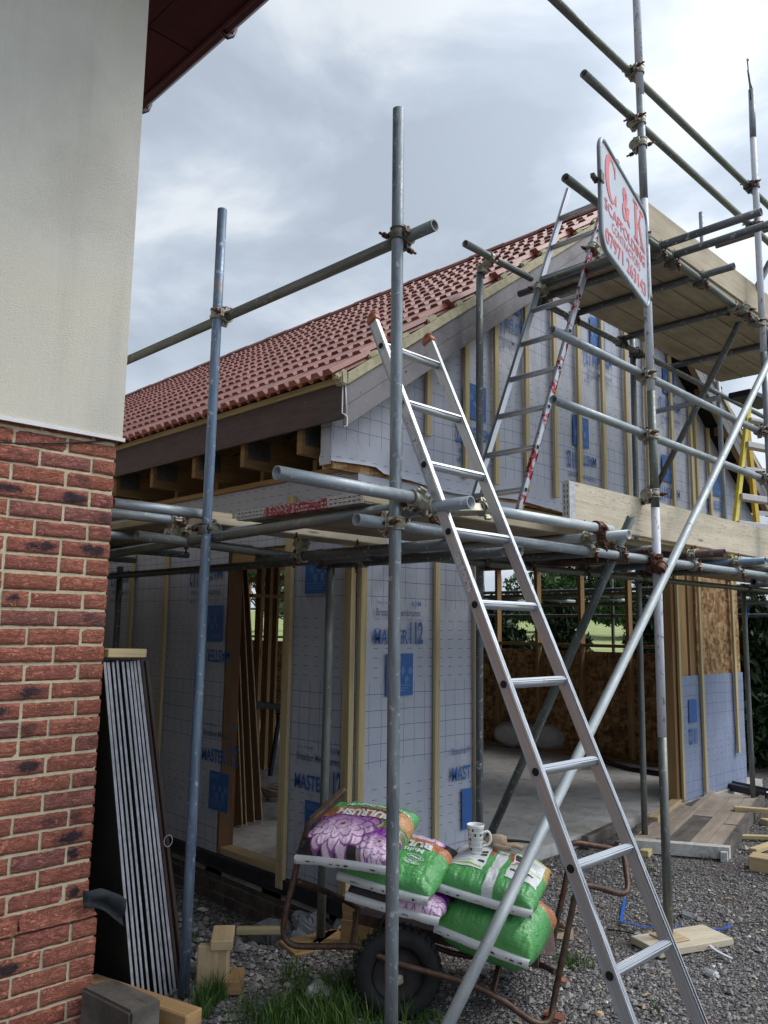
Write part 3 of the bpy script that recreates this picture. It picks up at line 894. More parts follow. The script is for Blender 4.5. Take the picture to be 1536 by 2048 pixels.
# the soffit edge line is fixed by its nearest visible point; overhang along +X
edge_pt = at(2, zs, 505, 2)
ex = edge_pt.x
mb = MB()
nb = 6; wdt = (ex-.02-HX-.01)/2
for k in range(2):
    for j in range(9):
        y0 = 2.2+j*.9
        mb.ab(HX-.3 if k == 0 else HX+.02+wdt*k, y0, zs, HX+.016+wdt*(k+1), y0+.892, zs+.012)
mb.build('soffit', M['soffit'], house, bevel=.002)
mb = MB(); mb.ab(ex-.022, 2.2, zs-.018, ex, 10.3, zs+.19); mb.build('fascia', M['gutter'], house, bevel=.002)
mb = MB()
gp = [(ex+.005, zs+.12), (ex+.008, zs+.07), (ex+.03, zs+.035), (ex+.065, zs+.025), (ex+.095, zs+.05), (ex+.11, zs+.09), (ex+.112, zs+.13)]
for (xa, za), (xb, zb) in zip(gp, gp[1:]):
    mb.face([(xa, 2.2, za), (xa, 10.3, za), (xb, 10.3, zb), (xb, 2.2, zb)], smooth=True)
    mb.face([(xa, 2.2, za+.004), (xb, 2.2, zb+.004), (xb, 10.3, zb+.004), (xa, 10.3, za+.004)], smooth=True)
gt = mb.build('gutter', M['gutter'], house)
for y in (2.75, 3.75, 4.75, 5.75, 6.75):
    mb = MB(); mb.path([(ex, y, zs+.10), (ex+.01, y, zs+.05), (ex+.035, y, zs+.018), (ex+.07, y, zs+.010), (ex+.105, y, zs+.04), (ex+.125, y, zs+.10)], .012, 8); mb.build('gutter_bracket', M['gutter'], gt)
mb = MB(); mb.face([(-3, 2.0, zs+1.9), (ex, 2.0, zs+.19), (ex, 10.3, zs+.19), (-3, 10.3, zs+1.9)]); mb.face([(-3, 2.0, zs+1.86), (-3, 10.3, zs+1.86), (ex, 10.3, zs+.16), (ex, 2.0, zs+.16)]); mb.build('roof', M['soffit'], house)

# ================================================================== NEW BUILDING
WX0, WX1 = 3.38, 9.38                      # outer faces of the side walls
GY = 3.65                                  # gable wall face
UY = 3.62                                  # membrane face of the upper gable
BY = 3.40                                  # outer face of the bargeboards
AX, AZ = 6.377, 5.407                      # apex of the bargeboard's top edge
SL = .709
YB = 15.0
gar = thing('timber_frame_building', (6.4, 5, 0.08), 'unfinished timber-frame building wrapped in grey membrane under a red tiled roof', 'building')
def zt(x): return AZ - abs(x-AX)*SL         # bargeboard top line
# side wall facing the house (doorway between y 4.30 and 5.02)
TW = .12
def wallbox(mb, x0, y0, z0, x1, y1, z1): mb.ab(x0, y0, z0, x1, y1, z1)
def sheet(mb, o, ux, uy, w, h, nx, ny, amp, seed, nrm):
    # a slack sheet: grid with gentle waves
    i0 = len(mb.v)
    for j in range(ny+1):
        for i in range(nx+1):
            p = V(o)+V(ux)*(w*i/nx)+V(uy)*(h*j/ny)
            d = amp*mnoise.noise(V((p.x*1.9+seed, p.y*1.9, p.z*1.3)))+amp*.5*mnoise.noise(V((p.x*5+seed, p.y*5, p.z*2.5)))
            mb.v.append(tuple(p+V(nrm)*abs(d)))
    for j in range(ny):
        for i in range(nx):
            k = i0+j*(nx+1)+i
            mb.f.append([k, k+1, k+nx+2, k+nx+1]); mb.uv.append([(0, 0)]*4); mb.sm.append(True); mb.mi.append(0)
mb = MB()
sheet(mb, (WX0, 4.29, .09), (0, -1, 0), (0, 0, 1), 4.29-GY, 2.47, 12, 30, .006, 1, (-1, 0, 0))
mb.build('side_wall_membrane', M['membrane'], gar)
mb = MB(); sheet(mb, (WX0, YB, .09), (0, -1, 0), (0, 0, 1), YB-5.03, 2.47, 60, 30, .012, 2, (-1, 0, 0)); mb.build('side_wall_membrane', M['membrane'], gar)
mb = MB(); sheet(mb, (WX0-.004, YB, 2.2), (0, -1, 0), (0, 0, 1), YB-GY+.004, .44, 70, 6, .01, 3, (-1, 0, 0)); mb.build('wall_head_membrane', M['membrane'], gar)
mb = MB(); sheet(mb, (WX0, GY, .09), (1, 0, 0), (0, 0, 1), 4.50-WX0, 2.58, 20, 30, .005, 4, (0, -1, 0)); mb.build('gable_wall_membrane', M['membrane'], gar)
mb = MB()
mb.ab(WX0+.012, GY+.012, .10, WX0+TW, 4.28, 2.5); mb.ab(WX0+.012, 5.04, .10, WX0+TW, YB, 2.5); mb.ab(WX0+.012, GY+.012, 2.2, WX0+TW, YB, 2.5)
mb.ab(WX0+.012, GY+.012, .10, 4.48, GY+TW, 2.6)
mb.build('sheathing', M['osb'], gar)
# head plates
mb = MB(); mb.ab(WX0-.035, GY+.1, 2.63, WX0+.11, YB, 2.665); mb.build('wall_plate', M['timber_dk'], gar)
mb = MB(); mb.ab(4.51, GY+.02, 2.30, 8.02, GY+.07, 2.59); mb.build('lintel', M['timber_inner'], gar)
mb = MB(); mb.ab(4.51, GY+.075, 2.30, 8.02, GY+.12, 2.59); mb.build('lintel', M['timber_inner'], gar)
mb = MB(); mb.ab(WX0+.02, 4.3, .087, WX0+.13, 5.03, .125); mb.build('door_sill_board', M['offcut'], gar)
# plinth below the side wall
mb = MB()
yy = GY-.02; k = 0
while yy < 9:
    for rz in (-.245, -.165, -.085):
        mb.ab(WX0+.0+(k % 3)*.002, yy+(.1 if rz == -.165 else 0), rz, WX0+.1, yy+.21+(.1 if rz == -.165 else 0), rz+.068)
    yy += .222; k += 1
mb.build('plinth_brickwork', M['oldbrick'], gar, bevel=.004)
mb = MB(); mb.ab(WX0+.012, GY-.01, -.25, WX0+.11, 9.5, 0.0); mb.build('plinth_mortar', M['rubble'], gar)
mb = MB(); mb.beam((WX0-.012, GY-.03, .04), (WX0-.012, 10, .04), .05, .09); mb.build('damp_proof_course', M['dpm'], gar, jitter=.012)
# rough footing at the corner
mb = MB()
for i in range(26):
    x = random.uniform(3.12, 3.42); y = random.uniform(3.62, 4.1); z = -.16+random.random()*.14*(x-3.05)/.35
    s_ = random.uniform(.035, .085)
    m = Matrix.Translation((x, y, z)) @ Matrix.Rotation(random.uniform(0, 3), 4, V((random.random(), random.random(), 1)).normalized())
    mb.box((s_*2, s_*1.6, s_*1.4), m)
mb.build('footing', M['rubble'], gar, bevel=.018, bseg=2, jitter=.02)

# --- upper gable membrane
mb = MB()
nx, nz = 90, 26
zb0 = 2.605
i0 = len(mb.v)
for i in range(nx+1):
    x = 3.12 + (9.63-3.12)*i/nx
    ztop = zt(x)-.19
    sag = .035*mnoise.noise(V((x*1.3, 0, 4)))+ (0.03 if x < 3.5 else 0)
    for j in range(nz+1):
        z = zb0+sag+(ztop-zb0-sag)*j/nz
        d = .010*mnoise.noise(V((x*1.7, 3, z*1.2)))+.006*mnoise.noise(V((x*5, 3, z*3)))
        mb.v.append((x, UY-abs(d)-(.012 if j == 0 else 0), z))
for i in range(nx):
    for j in range(nz):
        k = i0+i*(nz+1)+j
        mb.f.append([k, k+nz+1, k+nz+2, k+1]); mb.uv.append([(0, 0)]*4); mb.sm.append(True); mb.mi.append(0)
# return at the eaves end
for (xe, z0, z1) in ((3.12, 2.62, 2.93),):
    i0 = len(mb.v)
    for i in range(7):
        for j in range(9):
            y = UY-.004+.10*i/6; z = z0+(z1-z0)*j/8
            mb.v.append((xe+.008*mnoise.noise(V((y*20, z*9, 1)))-(.012*math.sin(j) if j < 2 else 0), y, z))
    for i in range(6):
        for j in range(8):
            k = i0+i*9+j
            mb.f.append([k, k+1, k+10, k+9]); mb.uv.append([(0, 0)]*4); mb.sm.append(True); mb.mi.append(0)
mb.build('gable_membrane', M['membrane'], gar)
# ragged skirt lapping onto the lower wall
mb = MB(); i0 = 0
cols_ = 40
for i in range(cols_+1):
    x = 3.36+(5.0-3.36)*i/cols_
    zb = 2.44+.05*mnoise.noise(V((x*3, 1, 1)))+(.12 if x > 4.55 else 0)
    for j in range(5):
        z = zb+(2.66-zb)*j/4
        mb.v.append((x, GY-.010-.012*abs(mnoise.noise(V((x*6, z*4, 2)))), z))
for i in range(cols_):
    for j in range(4):
        k = i*5+j; mb.f.append([k, k+5, k+6, k+1]); mb.uv.append([(0, 0)]*4); mb.sm.append(True); mb.mi.append(0)
mb.build('lapped_membrane', M['membrane'], gar)
mb = MB()
mb.face([(3.14, UY+.012, 2.64), (9.62, UY+.012, 2.64), (AX, UY+.012, zt(AX)-.2)]); mb.face([(3.14, UY+.10, 2.64), (AX, UY+.10, zt(AX)-.2), (9.62, UY+.10, 2.64)])
mb.ab(3.14, UY+.012, 2.60, 9.62, UY+.10, 2.64)
mb.build('gable_sheathing', M['osb'], gar)

# --- battens
def batten(x, y, z0, z1, w=.045, t=.024, mat='timber', ax='y'):
    mb = MB(); tw = random.uniform(-.004, .004)
    if ax == 'y': mb.beam((x, y-t/2-.012, z0), (x+tw, y-t/2-.012, z1), w, t, up=(0, -1, 0))
    else: mb.beam((x-t/2-.014, y, z0), (x-t/2-.014, y+tw, z1), w, t, up=(-1, 0, 0))
    mb.build('batten', M[mat], gar, bevel=.002)
for px, py in [(850, 800), (925, 800), (985, 800), (1046, 800), (1103, 800), (1151, 800), (1198, 760), (1245, 760), (1285, 760), (1335, 800), (1376, 900), (1386, 900), (1413, 950), (1440, 950)]:
    x = at(1, UY, px, py).x
    batten(x, UY-.01, 2.70 if px > 860 else 2.93, zt(x)-.215, w=.048)
batten(3.405, GY, .05, 2.46, w=.05, t=.03); batten(3.345, GY+.03, .05, 2.46, w=.04, t=.03)
batten(at(1, GY, 868, 1250).x, GY, .1, 2.44, w=.045)
batten(at(1, GY, 946, 1400).x-.005, GY, .1, 2.44, w=.03)
batten(WX0, 4.275, .03, 2.52, w=.07, t=.03, ax='x'); batten(WX0, 3.70, .1, 2.45, w=.045, ax='x')
for yy in (5.86, 6.42, 7.0, 7.6, 8.2, 8.8):
    batten(WX0, yy, .1, 2.52, w=.05, ax='x', mat='timber')
# timber lining of the doorway
for yy in (4.29,):
    mb = MB(); mb.ab(WX0+.03, yy-.012, .125, WX0+.13, yy+.012, 2.2); mb.build('door_post', M['timber_inner' if yy < 5 else 'sheet_brown'], gar, bevel=.002)
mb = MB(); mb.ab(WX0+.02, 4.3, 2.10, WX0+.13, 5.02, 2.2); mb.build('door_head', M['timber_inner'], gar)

# --- printed lettering on the membrane
def prints(c, ux, uy, nrm, k=1.0, parts=('word', 'logo', 'small'), rot=False):
    c, ux, uy, nrm = V(c), V(ux), V(uy), V(nrm)
    def fn(x, y): 
        if rot: x, y = -x, -y
        return c+ux*x*k+uy*y*k+nrm*.020
    if 'word' in parts:
        mb = MB()
        add_text(mb, 'MASTER', .125, fn, bold=.0026, target_w=.30, ctr=(-.075, 0))
        add_text(mb, '112', .19, fn, bold=.0055, target_w=.125, ctr=(.155, .022))
        mb.build('printed_name', M['print_blue'], gar)
    if 'small' in parts:
        mb = MB()
        add_text(mb, 'Breather Membranes', .062, fn, bold=.0005, target_w=.40, ctr=(-.01, .155), mi=0)
        mb.build('printed_caption', M['print_dark'], gar); mb = MB()
        add_text(mb, 'Water Resistant', .030, fn, target_w=.16, ctr=(-.13, .215), mi=1)
        mb.build('printed_caption', [M['print_dark'], M['print_pale']], gar); mb = MB()
        add_text(mb, 'A.IVM', .045, fn, bold=.001, target_w=.09, ctr=(.15, .215), mi=1)
        mb.build('printed_caption', [M['print_dark'], M['print_pale']], gar)
    if 'logo' in parts:
        mb = MB()
        x0, x1, y0, y1 = -.115, .125, -.36, -.10
        mb.face([fn(x0, y0), fn(x1, y0), fn(x1, y1), fn(x0, y1)])
        def f2(x, y): return fn(x, y)+nrm*.003
        add_text(mb, '850024', .045, f2, bold=.002, target_w=.11, ctr=(-.04, -.135), mi=1)
        rr = random.Random(int(c.x*100))
        for q in range(5):       # pale figure blots of the pictogram
            cx_, cy_ = x0+.07+.035*q, -.21-.05*(q % 2)
            pts = [f2(cx_+.022*math.cos(a)*rr.uniform(.5, 1.2), cy_+.036*math.sin(a)*rr.uniform(.5, 1.1)) for a in [i*math.pi/4 for i in range(8)]]
            mb.face(pts, mi=1)
        for q in range(3):
            mb.face([f2(x0+.02, -.30-.017*q), f2(x1-.03-.02*q, -.30-.017*q), f2(x1-.03-.02*q, -.292-.017*q), f2(x0+.02, -.292-.017*q)], mi=1)
        mb.build('printed_logo', [M['print_blue'], M['print_pale']], gar)
X1, YU, ZU = (1, 0, 0), (0, -1, 0), (0, 0, 1)
prints(at(1, GY, 795, 1275), X1, ZU, (0, -1, 0), 1.0)
prints(at(1, GY, 903, 1547)+V((.12, 0, 0)), X1, ZU, (0, -1, 0), .5, ('small',)) if False else None
# only the part left of the opening is on the sheet
def prints_clip(c, k):
    c = V(c)
    def fn(x, y): return c+V((x, 0, y))*k+V((0, -.020, 0))
    mb = MB(); add_text(mb, 'MAST', .125, fn, bold=.0026, target_w=.195, ctr=(0, 0)); mb.build('printed_name', M['print_blue'], gar)
    mb = MB(); add_text(mb, 'BreatherM', .062, fn, target_w=.19, ctr=(.0, .15)); mb.build('printed_caption', M['print_dark'], gar)
    mb = MB(); mb.face([fn(.01, -.36), fn(.115, -.36), fn(.115, -.10), fn(.01, -.10)]); mb.build('printed_logo', M['print_blue'], gar)
prints_clip(at(1, GY, 918, 1547), 1.0)
SD = ((0, -1, 0), (0, 0, 1), (-1, 0, 0))
prints(at(0, WX0, 640, 1570)+V((0, 0, 0)), *SD, 1.0)
prints(at(0, WX0, 447, 1515)+V((0, .02, 0)), *SD, 1.0)
prints(at(0, WX0, 640, 1075), *SD, 1.0, ('logo',), rot=False)
prints(at(0, WX0, 430, 1310), *SD, 1.0, ('word', 'logo'), rot=True)
prints(at(0, WX0, 415, 1145), *SD, 1.0, ('word', 'small'), rot=True)
prints(at(0, WX0, 250, 1150), *SD, 1.0, ('word', 'small'), rot=True)
for (px, py) in [(948, 868), (1160, 918), (1193, 718), (1336, 810), (1335, 985), (1020, 650), (1430, 1010), (1245, 560)]:
    prints(at(1, UY, px, py), X1, ZU, (0, -1, 0), 1.0, rot=True)

# --- roof: bargeboards, verge, tiles, fascia, rafter feet
def slope_board(xa, xb, dz0, dz1, y0, y1, name, mat, side=-1, bevel=.002):
    # board following the roof slope on one side; vertical offsets measured from the barge top line
    mb = MB()
    P = []
    for x in (xa, xb):
        for y in (y0, y1):
            for dz in (dz0, dz1): P.append((x, y, zt(x)+dz))
    i0 = len(mb.v); mb.v += P
    for idx in ((0, 2, 3, 1), (4, 5, 7, 6), (0, 1, 5, 4), (2, 6, 7, 3), (0, 4, 6, 2), (1, 3, 7, 5)):
        mb.f.append([i0+k for k in idx]); mb.uv.append([(P[k][0]*1.22, P[k][2]*.0+P[k][1]+(.3 if k % 2 else 0)) for k in idx]); mb.sm.append(False); mb.mi.append(0)
    return mb.build(name, mat, gar, bevel=bevel)
XL, XR = 3.03, 2*AX-3.03
for a, b in ((XL, AX), (XR, AX)):
    slope_board(a, b, -.245, -.122, BY, BY+.018, 'bargeboard', M['barge'])
    slope_board(a, b, -.1205, 0, BY-.002, BY+.018, 'bargeboard', M['barge'])
    slope_board(a, b, .004, .075, BY-.022, BY+.16, 'verge_undercloak', M['mortar_verge'], bevel=.004)
    slope_board(a+(.2 if a < AX else -.2), b, -.21, -.03, BY+.03, BY+.075, 'barge_rafter', M['timber_dk'])
    slope_board(a+(.3 if a < AX else -.3), b, -.19, -.03, UY+.12, UY+.165, 'gable_rafter', M['timber_dk'])
# outriggers under the verge
for s_ in (-1, 1):
    for k in range(7):
        x = AX+s_*(.35+k*.45); mb = MB(); mb.ab(x-.022, BY+.08, zt(x)-.13, x+.022, UY-.03, zt(x)-.04); mb.build('verge_outrigger', M['timber_dk'], gar)
mb = MB()
for s_ in (-1, 1):
    x0, x1 = AX, AX+s_*3.3
    mb.face([(x0, BY+.02, zt(x0)-.02), (x1, BY+.02, zt(x1)-.02), (x1, YB+.2, zt(x1)-.02), (x0, YB+.2, zt(x0)-.02)])
    mb.face([(x0, BY+.02, zt(x0)+.01), (x0, YB+.2, zt(x0)+.01), (x1, YB+.2, zt(x1)+.01), (x1, BY+.02, zt(x1)+.01)])
mb.build('roofing_felt', M['dpm'], gar)
for q in range(9):
    x = XL+.12+q*.38
    mb = MB(); mb.lathe([(0, -.004), (.006, -.003), (.006, .001)], Matrix.Translation((x, BY-.002, zt(x)-.10-(.05 if q % 2 else 0))) @ Matrix.Rotation(R(90), 4, 'X'), 10); mb.build('screw', M['dpm'], gar)
mb = MB(); mb.ab(XL-.010, BY+.012, 2.842, XL+.008, YB+.2, 3.055); fa = mb.build('fascia', M['fascia'], gar, bevel=.002)
for k in range(14):
    y = BY+.35+k*.6
    for z in (2.90, 3.0):
        if (k+int(z*10)) % 2: continue
        mb = MB(); mb.lathe([(0, .003), (.006, .002), (.006, -.002)], Matrix.Translation((XL-.011, y, z)) @ Matrix.Rotation(R(-90), 4, 'Y'), 10); mb.build('screw', M['screw'], fa)
mb = MB(); mb.ab(XL-.018, BY+.02, 3.058, XL+.03, YB+.2, 3.095); mb.build('eaves_batten', M['timber'], gar)
mb = MB(); mb.path([(XL-.012, BY+.010, 3.05), (XL-.016, BY+.006, 2.87), (XL-.004, BY-.004, 2.862), (XL+.012, BY-.006, 2.85), (XL+.012, BY-.008, 2.80), (XL-.01, BY-.006, 2.79)], .0045, 6); mb.path([(XL-.002, BY, 3.05), (XL+.012, BY-.005, 2.85)], .0045, 6); mb.build('corner_trim', M['white_trim'], gar)
# rafter feet with nail plates
for k in range(19):
    y = BY+.45+k*.6
    mb = MB()
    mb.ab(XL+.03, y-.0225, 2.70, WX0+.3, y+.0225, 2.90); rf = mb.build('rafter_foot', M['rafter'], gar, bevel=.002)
    mb = MB(); mb.ab(XL+.06, y-.0255, 2.76, XL+.24, y+.0255, 2.90)
    for q in range(9): mb.ab(XL+.065+q*.019, y-.0285, 2.77, XL+.072+q*.019, y+.0285, 2.89)
    mb.build('nail_plate', M['plate'], rf)
# truss chords inside
for k in range(18):
    y = 4.2+k*.6
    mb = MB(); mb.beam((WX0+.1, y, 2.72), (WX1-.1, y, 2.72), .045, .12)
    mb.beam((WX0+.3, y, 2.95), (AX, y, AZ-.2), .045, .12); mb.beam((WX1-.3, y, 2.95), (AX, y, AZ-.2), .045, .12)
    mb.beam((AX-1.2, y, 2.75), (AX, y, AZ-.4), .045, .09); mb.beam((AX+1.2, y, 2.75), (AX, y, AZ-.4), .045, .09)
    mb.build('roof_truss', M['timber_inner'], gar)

# tiles: one course = one mesh of interlocking trapezoid rolls
def tile_course(mb, tones, xlo, xhi, y0, y1, side, rnd, c0_=True):
    # cross-section of one roll, period .105 along y
    per = .105
    prof = [(0, 0), (.010, 0), (.024, .029), (.081, .029), (.095, 0), (.105, 0)]
    n = int((y1-y0)/per)
    lift = .022; th = .022
    ct, st = 1/math.sqrt(1+SL*SL), SL/math.sqrt(1+SL*SL)
    up = V((-st*side*-1, 0, ct)) if False else V((side*st, 0, ct))
    def P(x, y, h): return V((x, y, AZ+.072-abs(x-AX)*SL))+up*h
    for k in range(n):
        t = rnd.random(); dy = y0+k*per
        jx = rnd.uniform(-.004, .004) if k % 2 == 0 else jx_
        jx_ = jx
        for (a, ha), (b, hb) in zip(prof, prof[1:]):
            ya, yb = dy+a, dy+b
            xa, xb = xlo+jx*side, xhi
            la, lb_ = lift, 0.0
            top = [P(xa, ya, ha+la+th), P(xb, ya, ha+lb_+th), P(xb, yb, hb+lb_+th), P(xa, yb, hb+la+th)]
            if side > 0: top.reverse()
            mb.face(top); tones.append(t)
            dr = -.004 if c0_ else ha*.72+la-th*.2
            dr2 = -.004 if c0_ else hb*.72+la-th*.2
            fr = [P(xa, ya, dr), P(xa, ya, ha+la+th), P(xa, yb, hb+la+th), P(xa, yb, dr2)]
            mb.face(fr); tones.append(t)
            bt = [P(xa, ya, ha+la-th*.1), P(xa, yb, hb+la-th*.1), P(xb, yb, hb-th*.1), P(xb, ya, ha-th*.1)]
            mb.face(bt); tones.append(t)
        # open end of the first tile at the verge
        if k == 0:
            for (a, ha), (b, hb) in zip(prof, prof[1:]): pass
rnd = random.Random(5)
ct = 1/math.sqrt(1+SL*SL)
ng = 13; gauge = (AX-.08-2.955)/ng
for side in (-1, 1):
    for c_ in range(ng):
        mb = MB(); tones = []
        x_lo = 2.955+gauge*c_; x_hi = min(x_lo+gauge+.04, AX-.02)
        if side > 0: x_lo, x_hi = 2*AX-x_lo, 2*AX-x_hi
        tile_course(mb, tones, x_lo, x_hi, BY-.012+(.035 if c_ % 2 else 0), YB+.1, side, rnd, c_ > 0)
        o = mb.build('roof_tile_course', M['tile'], gar)
        a = o.data.attributes.new('tone', 'FLOAT', 'FACE'); a.data.foreach_set('value', tones)
# ridge tiles
mb = MB(); tones = []
k = 0; y = BY-.02
while y < YB:
    r0 = .085
    for i in range(8):
        a0, a1 = math.pi*(i/8)-.0, math.pi*((i+1)/8)
        q = [(AX+math.cos(a)*.115, yy, AZ+.07+math.sin(a)*.075+(.006 if k % 2 else 0)) for a, yy in ((a0, y), (a1, y), (a1, y+.44), (a0, y+.44))]
        mb.face(q, smooth=True); tones.append(.6)
    y += .445; k += 1
mb.face([(AX-.115, BY-.02, AZ+.05), (AX+.115, BY-.02, AZ+.05), (AX+.06, BY-.02, AZ+.14), (AX-.06, BY-.02, AZ+.14)]); tones.append(.6)
o = mb.build('ridge_tile', M['tile'], gar); a = o.data.attributes.new('tone', 'FLOAT', 'FACE'); a.data.foreach_set('value', tones)
# mortar lumps closing the verge
for c_ in range(ng):
    x = 2.965+gauge*c_; m = Matrix.Translation((x+.02, BY+.0, zt(x)+.105)) @ Matrix.Rotation(-math.atan(SL), 4, 'Y')
    mb = MB(); mb.box((.10, .05, .035), m); mb.build('verge_mortar', M['mortar_verge'], gar, bevel=.01, bseg=2, jitter=.012)
mb = MB(); mb.box((.05, .07, .09), Matrix.Translation((3.0, BY+.005, zt(3.0)+.06)))
mb.build('verge_mortar', M['mortar_verge'], gar, bevel=.01, bseg=2, jitter=.012)

# --- far side wall of the building: studs, rail, low sheeting
for k in range(16):
    y = 4.42+k*.55*1.22
    mb = MB(); mb.ab(WX1-.115, y-.02, .12, WX1-.02, y+.025, 2.55); mb.build('stud', M['timber_dk'], gar, bevel=.002)
for yy0, yy1 in ((4.45, 9.0), (9.03, 14.9)):
    mb = MB(); mb.ab(WX1-.11, yy0, 1.455, WX1-.03, yy1, 1.495); mb.build('rail', M['timber_dk'], gar)
    mb = MB(); mb.ab(WX1-.018, yy0-.1, .1, WX1-.002, yy1, 1.40); mb.build('low_sheeting', M['osb'], gar)
mb = MB(); mb.ab(WX1-.12, 3.8, .087, WX1-.01, 14.95, .125); mb.build('sole_plate', M['timber_dk'], gar)
mb = MB(); mb.ab(WX1-.12, 3.8, 2.50, WX1-.01, 14.95, 2.60); mb.build('head_plate', M['timber_dk'], gar)
# back end wall
mb = MB(); mb.ab(WX0+.13, YB-.02, .1, WX1-.13, YB-.004, 2.6); mb.build('end_wall_sheeting', M['osb_pale'], gar)
# studs of the inner partition seen through the doorway
for px, w_ in ((516, .045), (534, .045), (548, .03)):
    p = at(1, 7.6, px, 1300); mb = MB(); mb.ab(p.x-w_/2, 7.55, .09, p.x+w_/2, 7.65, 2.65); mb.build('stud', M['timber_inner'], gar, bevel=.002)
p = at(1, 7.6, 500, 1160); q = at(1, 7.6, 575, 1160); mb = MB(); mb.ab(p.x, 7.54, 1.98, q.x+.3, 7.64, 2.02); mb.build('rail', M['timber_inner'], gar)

# --- pier right of the wide opening
PX0 = at(1, GY, 1345, 1200).x; PXa = at(1, GY, 1390, 1200).x; PX1 = at(1, GY, 1482, 1360).x
mb = MB(); mb.ab(PXa, GY+.0, 1.18, PX1, GY+.014, 2.60); mb.build('pier_sheeting', M['osb'], gar)
for x, w_ in ((PX0+.03, .05), (PX0+.12, .045), (PX0+.25, .14), (PXa-.03, .05)):
    mb = MB(); mb.ab(x-w_/2, GY+.02, .09, x+w_/2, GY+.115, 2.6); mb.build('stud', M['timber_dk'], gar, bevel=.002)
mb = MB(); PM = at(1, GY, 1364, 1450).x; sheet(mb, (PM, GY-.004, .09), (1, 0, 0), (0, 0, 1), PX1-PM+.02, 1.15, 18, 14, .016, 9, (0, -1, 0)); mb.build('pier_membrane', M['membrane_blue'], gar)
mb = MB(); mb.ab(PXa-.13, GY+.015, .09, PX1, GY+.12, 2.6); mb.build('pier_core', M['timber_inner'], gar)
mb = MB(); mb.ab(WX0+.004, 5.026, .126, WX0+.125, 5.037, 2.2); mb.build('door_lining', M['sheet_brown'], gar)
batten(at(1, GY, 1395, 1300).x, GY-.01, .12, 2.55, w=.045); batten(at(1, GY, 1462, 1300).x, GY-.01, .42, 2.55, w=.05); batten(at(1, GY, 1360, 1450).x, GY+.01, .1, 2.4, w=.04)
def pier_print():
    c = at(1, GY, 1383, 1466)
    def fn(x, y): return c+V((x, -.022, y))
    mb = MB(); add_text(mb, '112', .2, fn, bold=.005, target_w=.16, rot=True, ctr=(0, -.02)); mb.build('printed_name', M['print_blue'], gar)
    mb = MB(); mb.face([fn(-.08, .10), fn(.09, .10), fn(.09, .32), fn(-.08, .32)]); mb.build('printed_logo', M['print_blue'], gar)
pier_print()
mb = MB()
pts = [at(2, .095, *q) for q in ((1150, 1502), (1200, 1522), (1260, 1540), (1330, 1552), (1385, 1562), (1400, 1560))]
mb.path([p+V((0, 0, .01)) for p in pts], .03, 8); o = mb.build('damp_proof_strip', M['black_plastic'], gar, jitter=.015)

# ================================================================== SCAFFOLD
scf = thing('scaffold', (2.15, 2.2, 0), 'galvanised tube-and-coupler scaffold wrapped round the new building', 'scaffold')
TR, TI = .02415, .0200
def sct(name, a, b, mat='galv', label=None, r=TR):
    mb = MB(); mb.tube(a, b, r, 20, r*.83)
    o = mb.build(name, M[mat], scf)
    if label: o['label'] = label
    return o
def coupler(p, da, q, db, mat='coupler', bolt='bolt', flip=1):
    """p on tube a (direction da), q on tube b (direction db)"""
    p, q, da, db = V(p), V(q), V(da).normalized(), V(db).normalized()
    n = (q-p)
    n = n.normalized() if n.length > 1e-4 else V((0, 0, 1))
    mb = MB()
    for c, d, s_ in ((p, da, 1), (q, db, -1)):
        # band
        x = d.orthogonal().normalized(); y = d.cross(x)
        mb.tube(c-d*.024, c+d*.024, .0315, 16, .0245)
        for e_ in (-.022, .022): mb.tube(c+d*(e_-.004), c+d*(e_+.004), .0345, 16, .0250)
        side = d.cross(n).normalized()*flip
        # flap with slotted lug
        mb.beam(c+side*.030-n*s_*.012, c+side*.052-n*s_*.004, .040, .011, up=n)
        mb.beam(c+side*.030+n*s_*.010, c+side*.052+n*s_*.004, .040, .011, up=n)
        mb.beam(c-side*.036-n*s_*.01, c-side*.036+n*s_*.02, .034, .014, up=d)
        mb.tube(c-side*.040-d*.022, c-side*.040+d*.022, .007, 8)
    m = (p+q)/2
    hl_ = max(.012, (q-p).length/2-.024); mb.beam(m-n*hl_, m+n*hl_, .040, .040, up=da)
    o = mb.build('coupler', M[mat], scf, bevel=.003)
    for c, d, s_ in ((p, da, 1), (q, db, -1)):
        side = d.cross(n).normalized()*flip
        b0 = c+side*.046
        mb = MB()
        mb.tube(b0-n*s_*.030, b0+n*s_*.030, .0062, 8)
        mb.tube(b0-n*s_*.040, b0-n*s_*.018, .0125, 6)
        mb.tube(b0-n*s_*.062, b0-n*s_*.030, .0058, 8)
        mb.build('bolt', M[bolt], o)
X_, Y_, Z_ = V((1, 0, 0)), V((0, 1, 0)), V((0, 0, 1))
# standards
XO, YO, XI, YI = 2.15, 2.20, 3.01, 3.30      # outer and inner lines
P1b, P1t = V((2.15, 3.42, .0)), V((2.156, 3.40, 3.775))
sct('standard', P1b, P1t, 'galv_blue')
P2t = at(1, YO, 797, 219); P2b = V((2.245, 2.20, .0))
sct('standard', P2b, V((P2t.x, 2.2, P2t.z)), 'galv_yel')
sct('standard', (4.351, 2.2, .045), (4.352, 2.2, 1.08), 'galv_dull')
sct('standard', (4.352, 2.2, 1.0799), (4.362, 2.2, 2.36), 'white_flake', 'white painted stretch of the standard')
sct('standard', (4.362, 2.2, 2.3599), (4.357, 2.2, 3.05), 'galv_dull')
sct('standard', (4.357, 2.2, 3.0499), (4.350, 2.2, 4.25), 'white_flake', 'flaking white stretch of the standard behind the sign')
sct('standard', (4.350, 2.2, 4.2499), (4.345, 2.2, 4.93), 'galv')
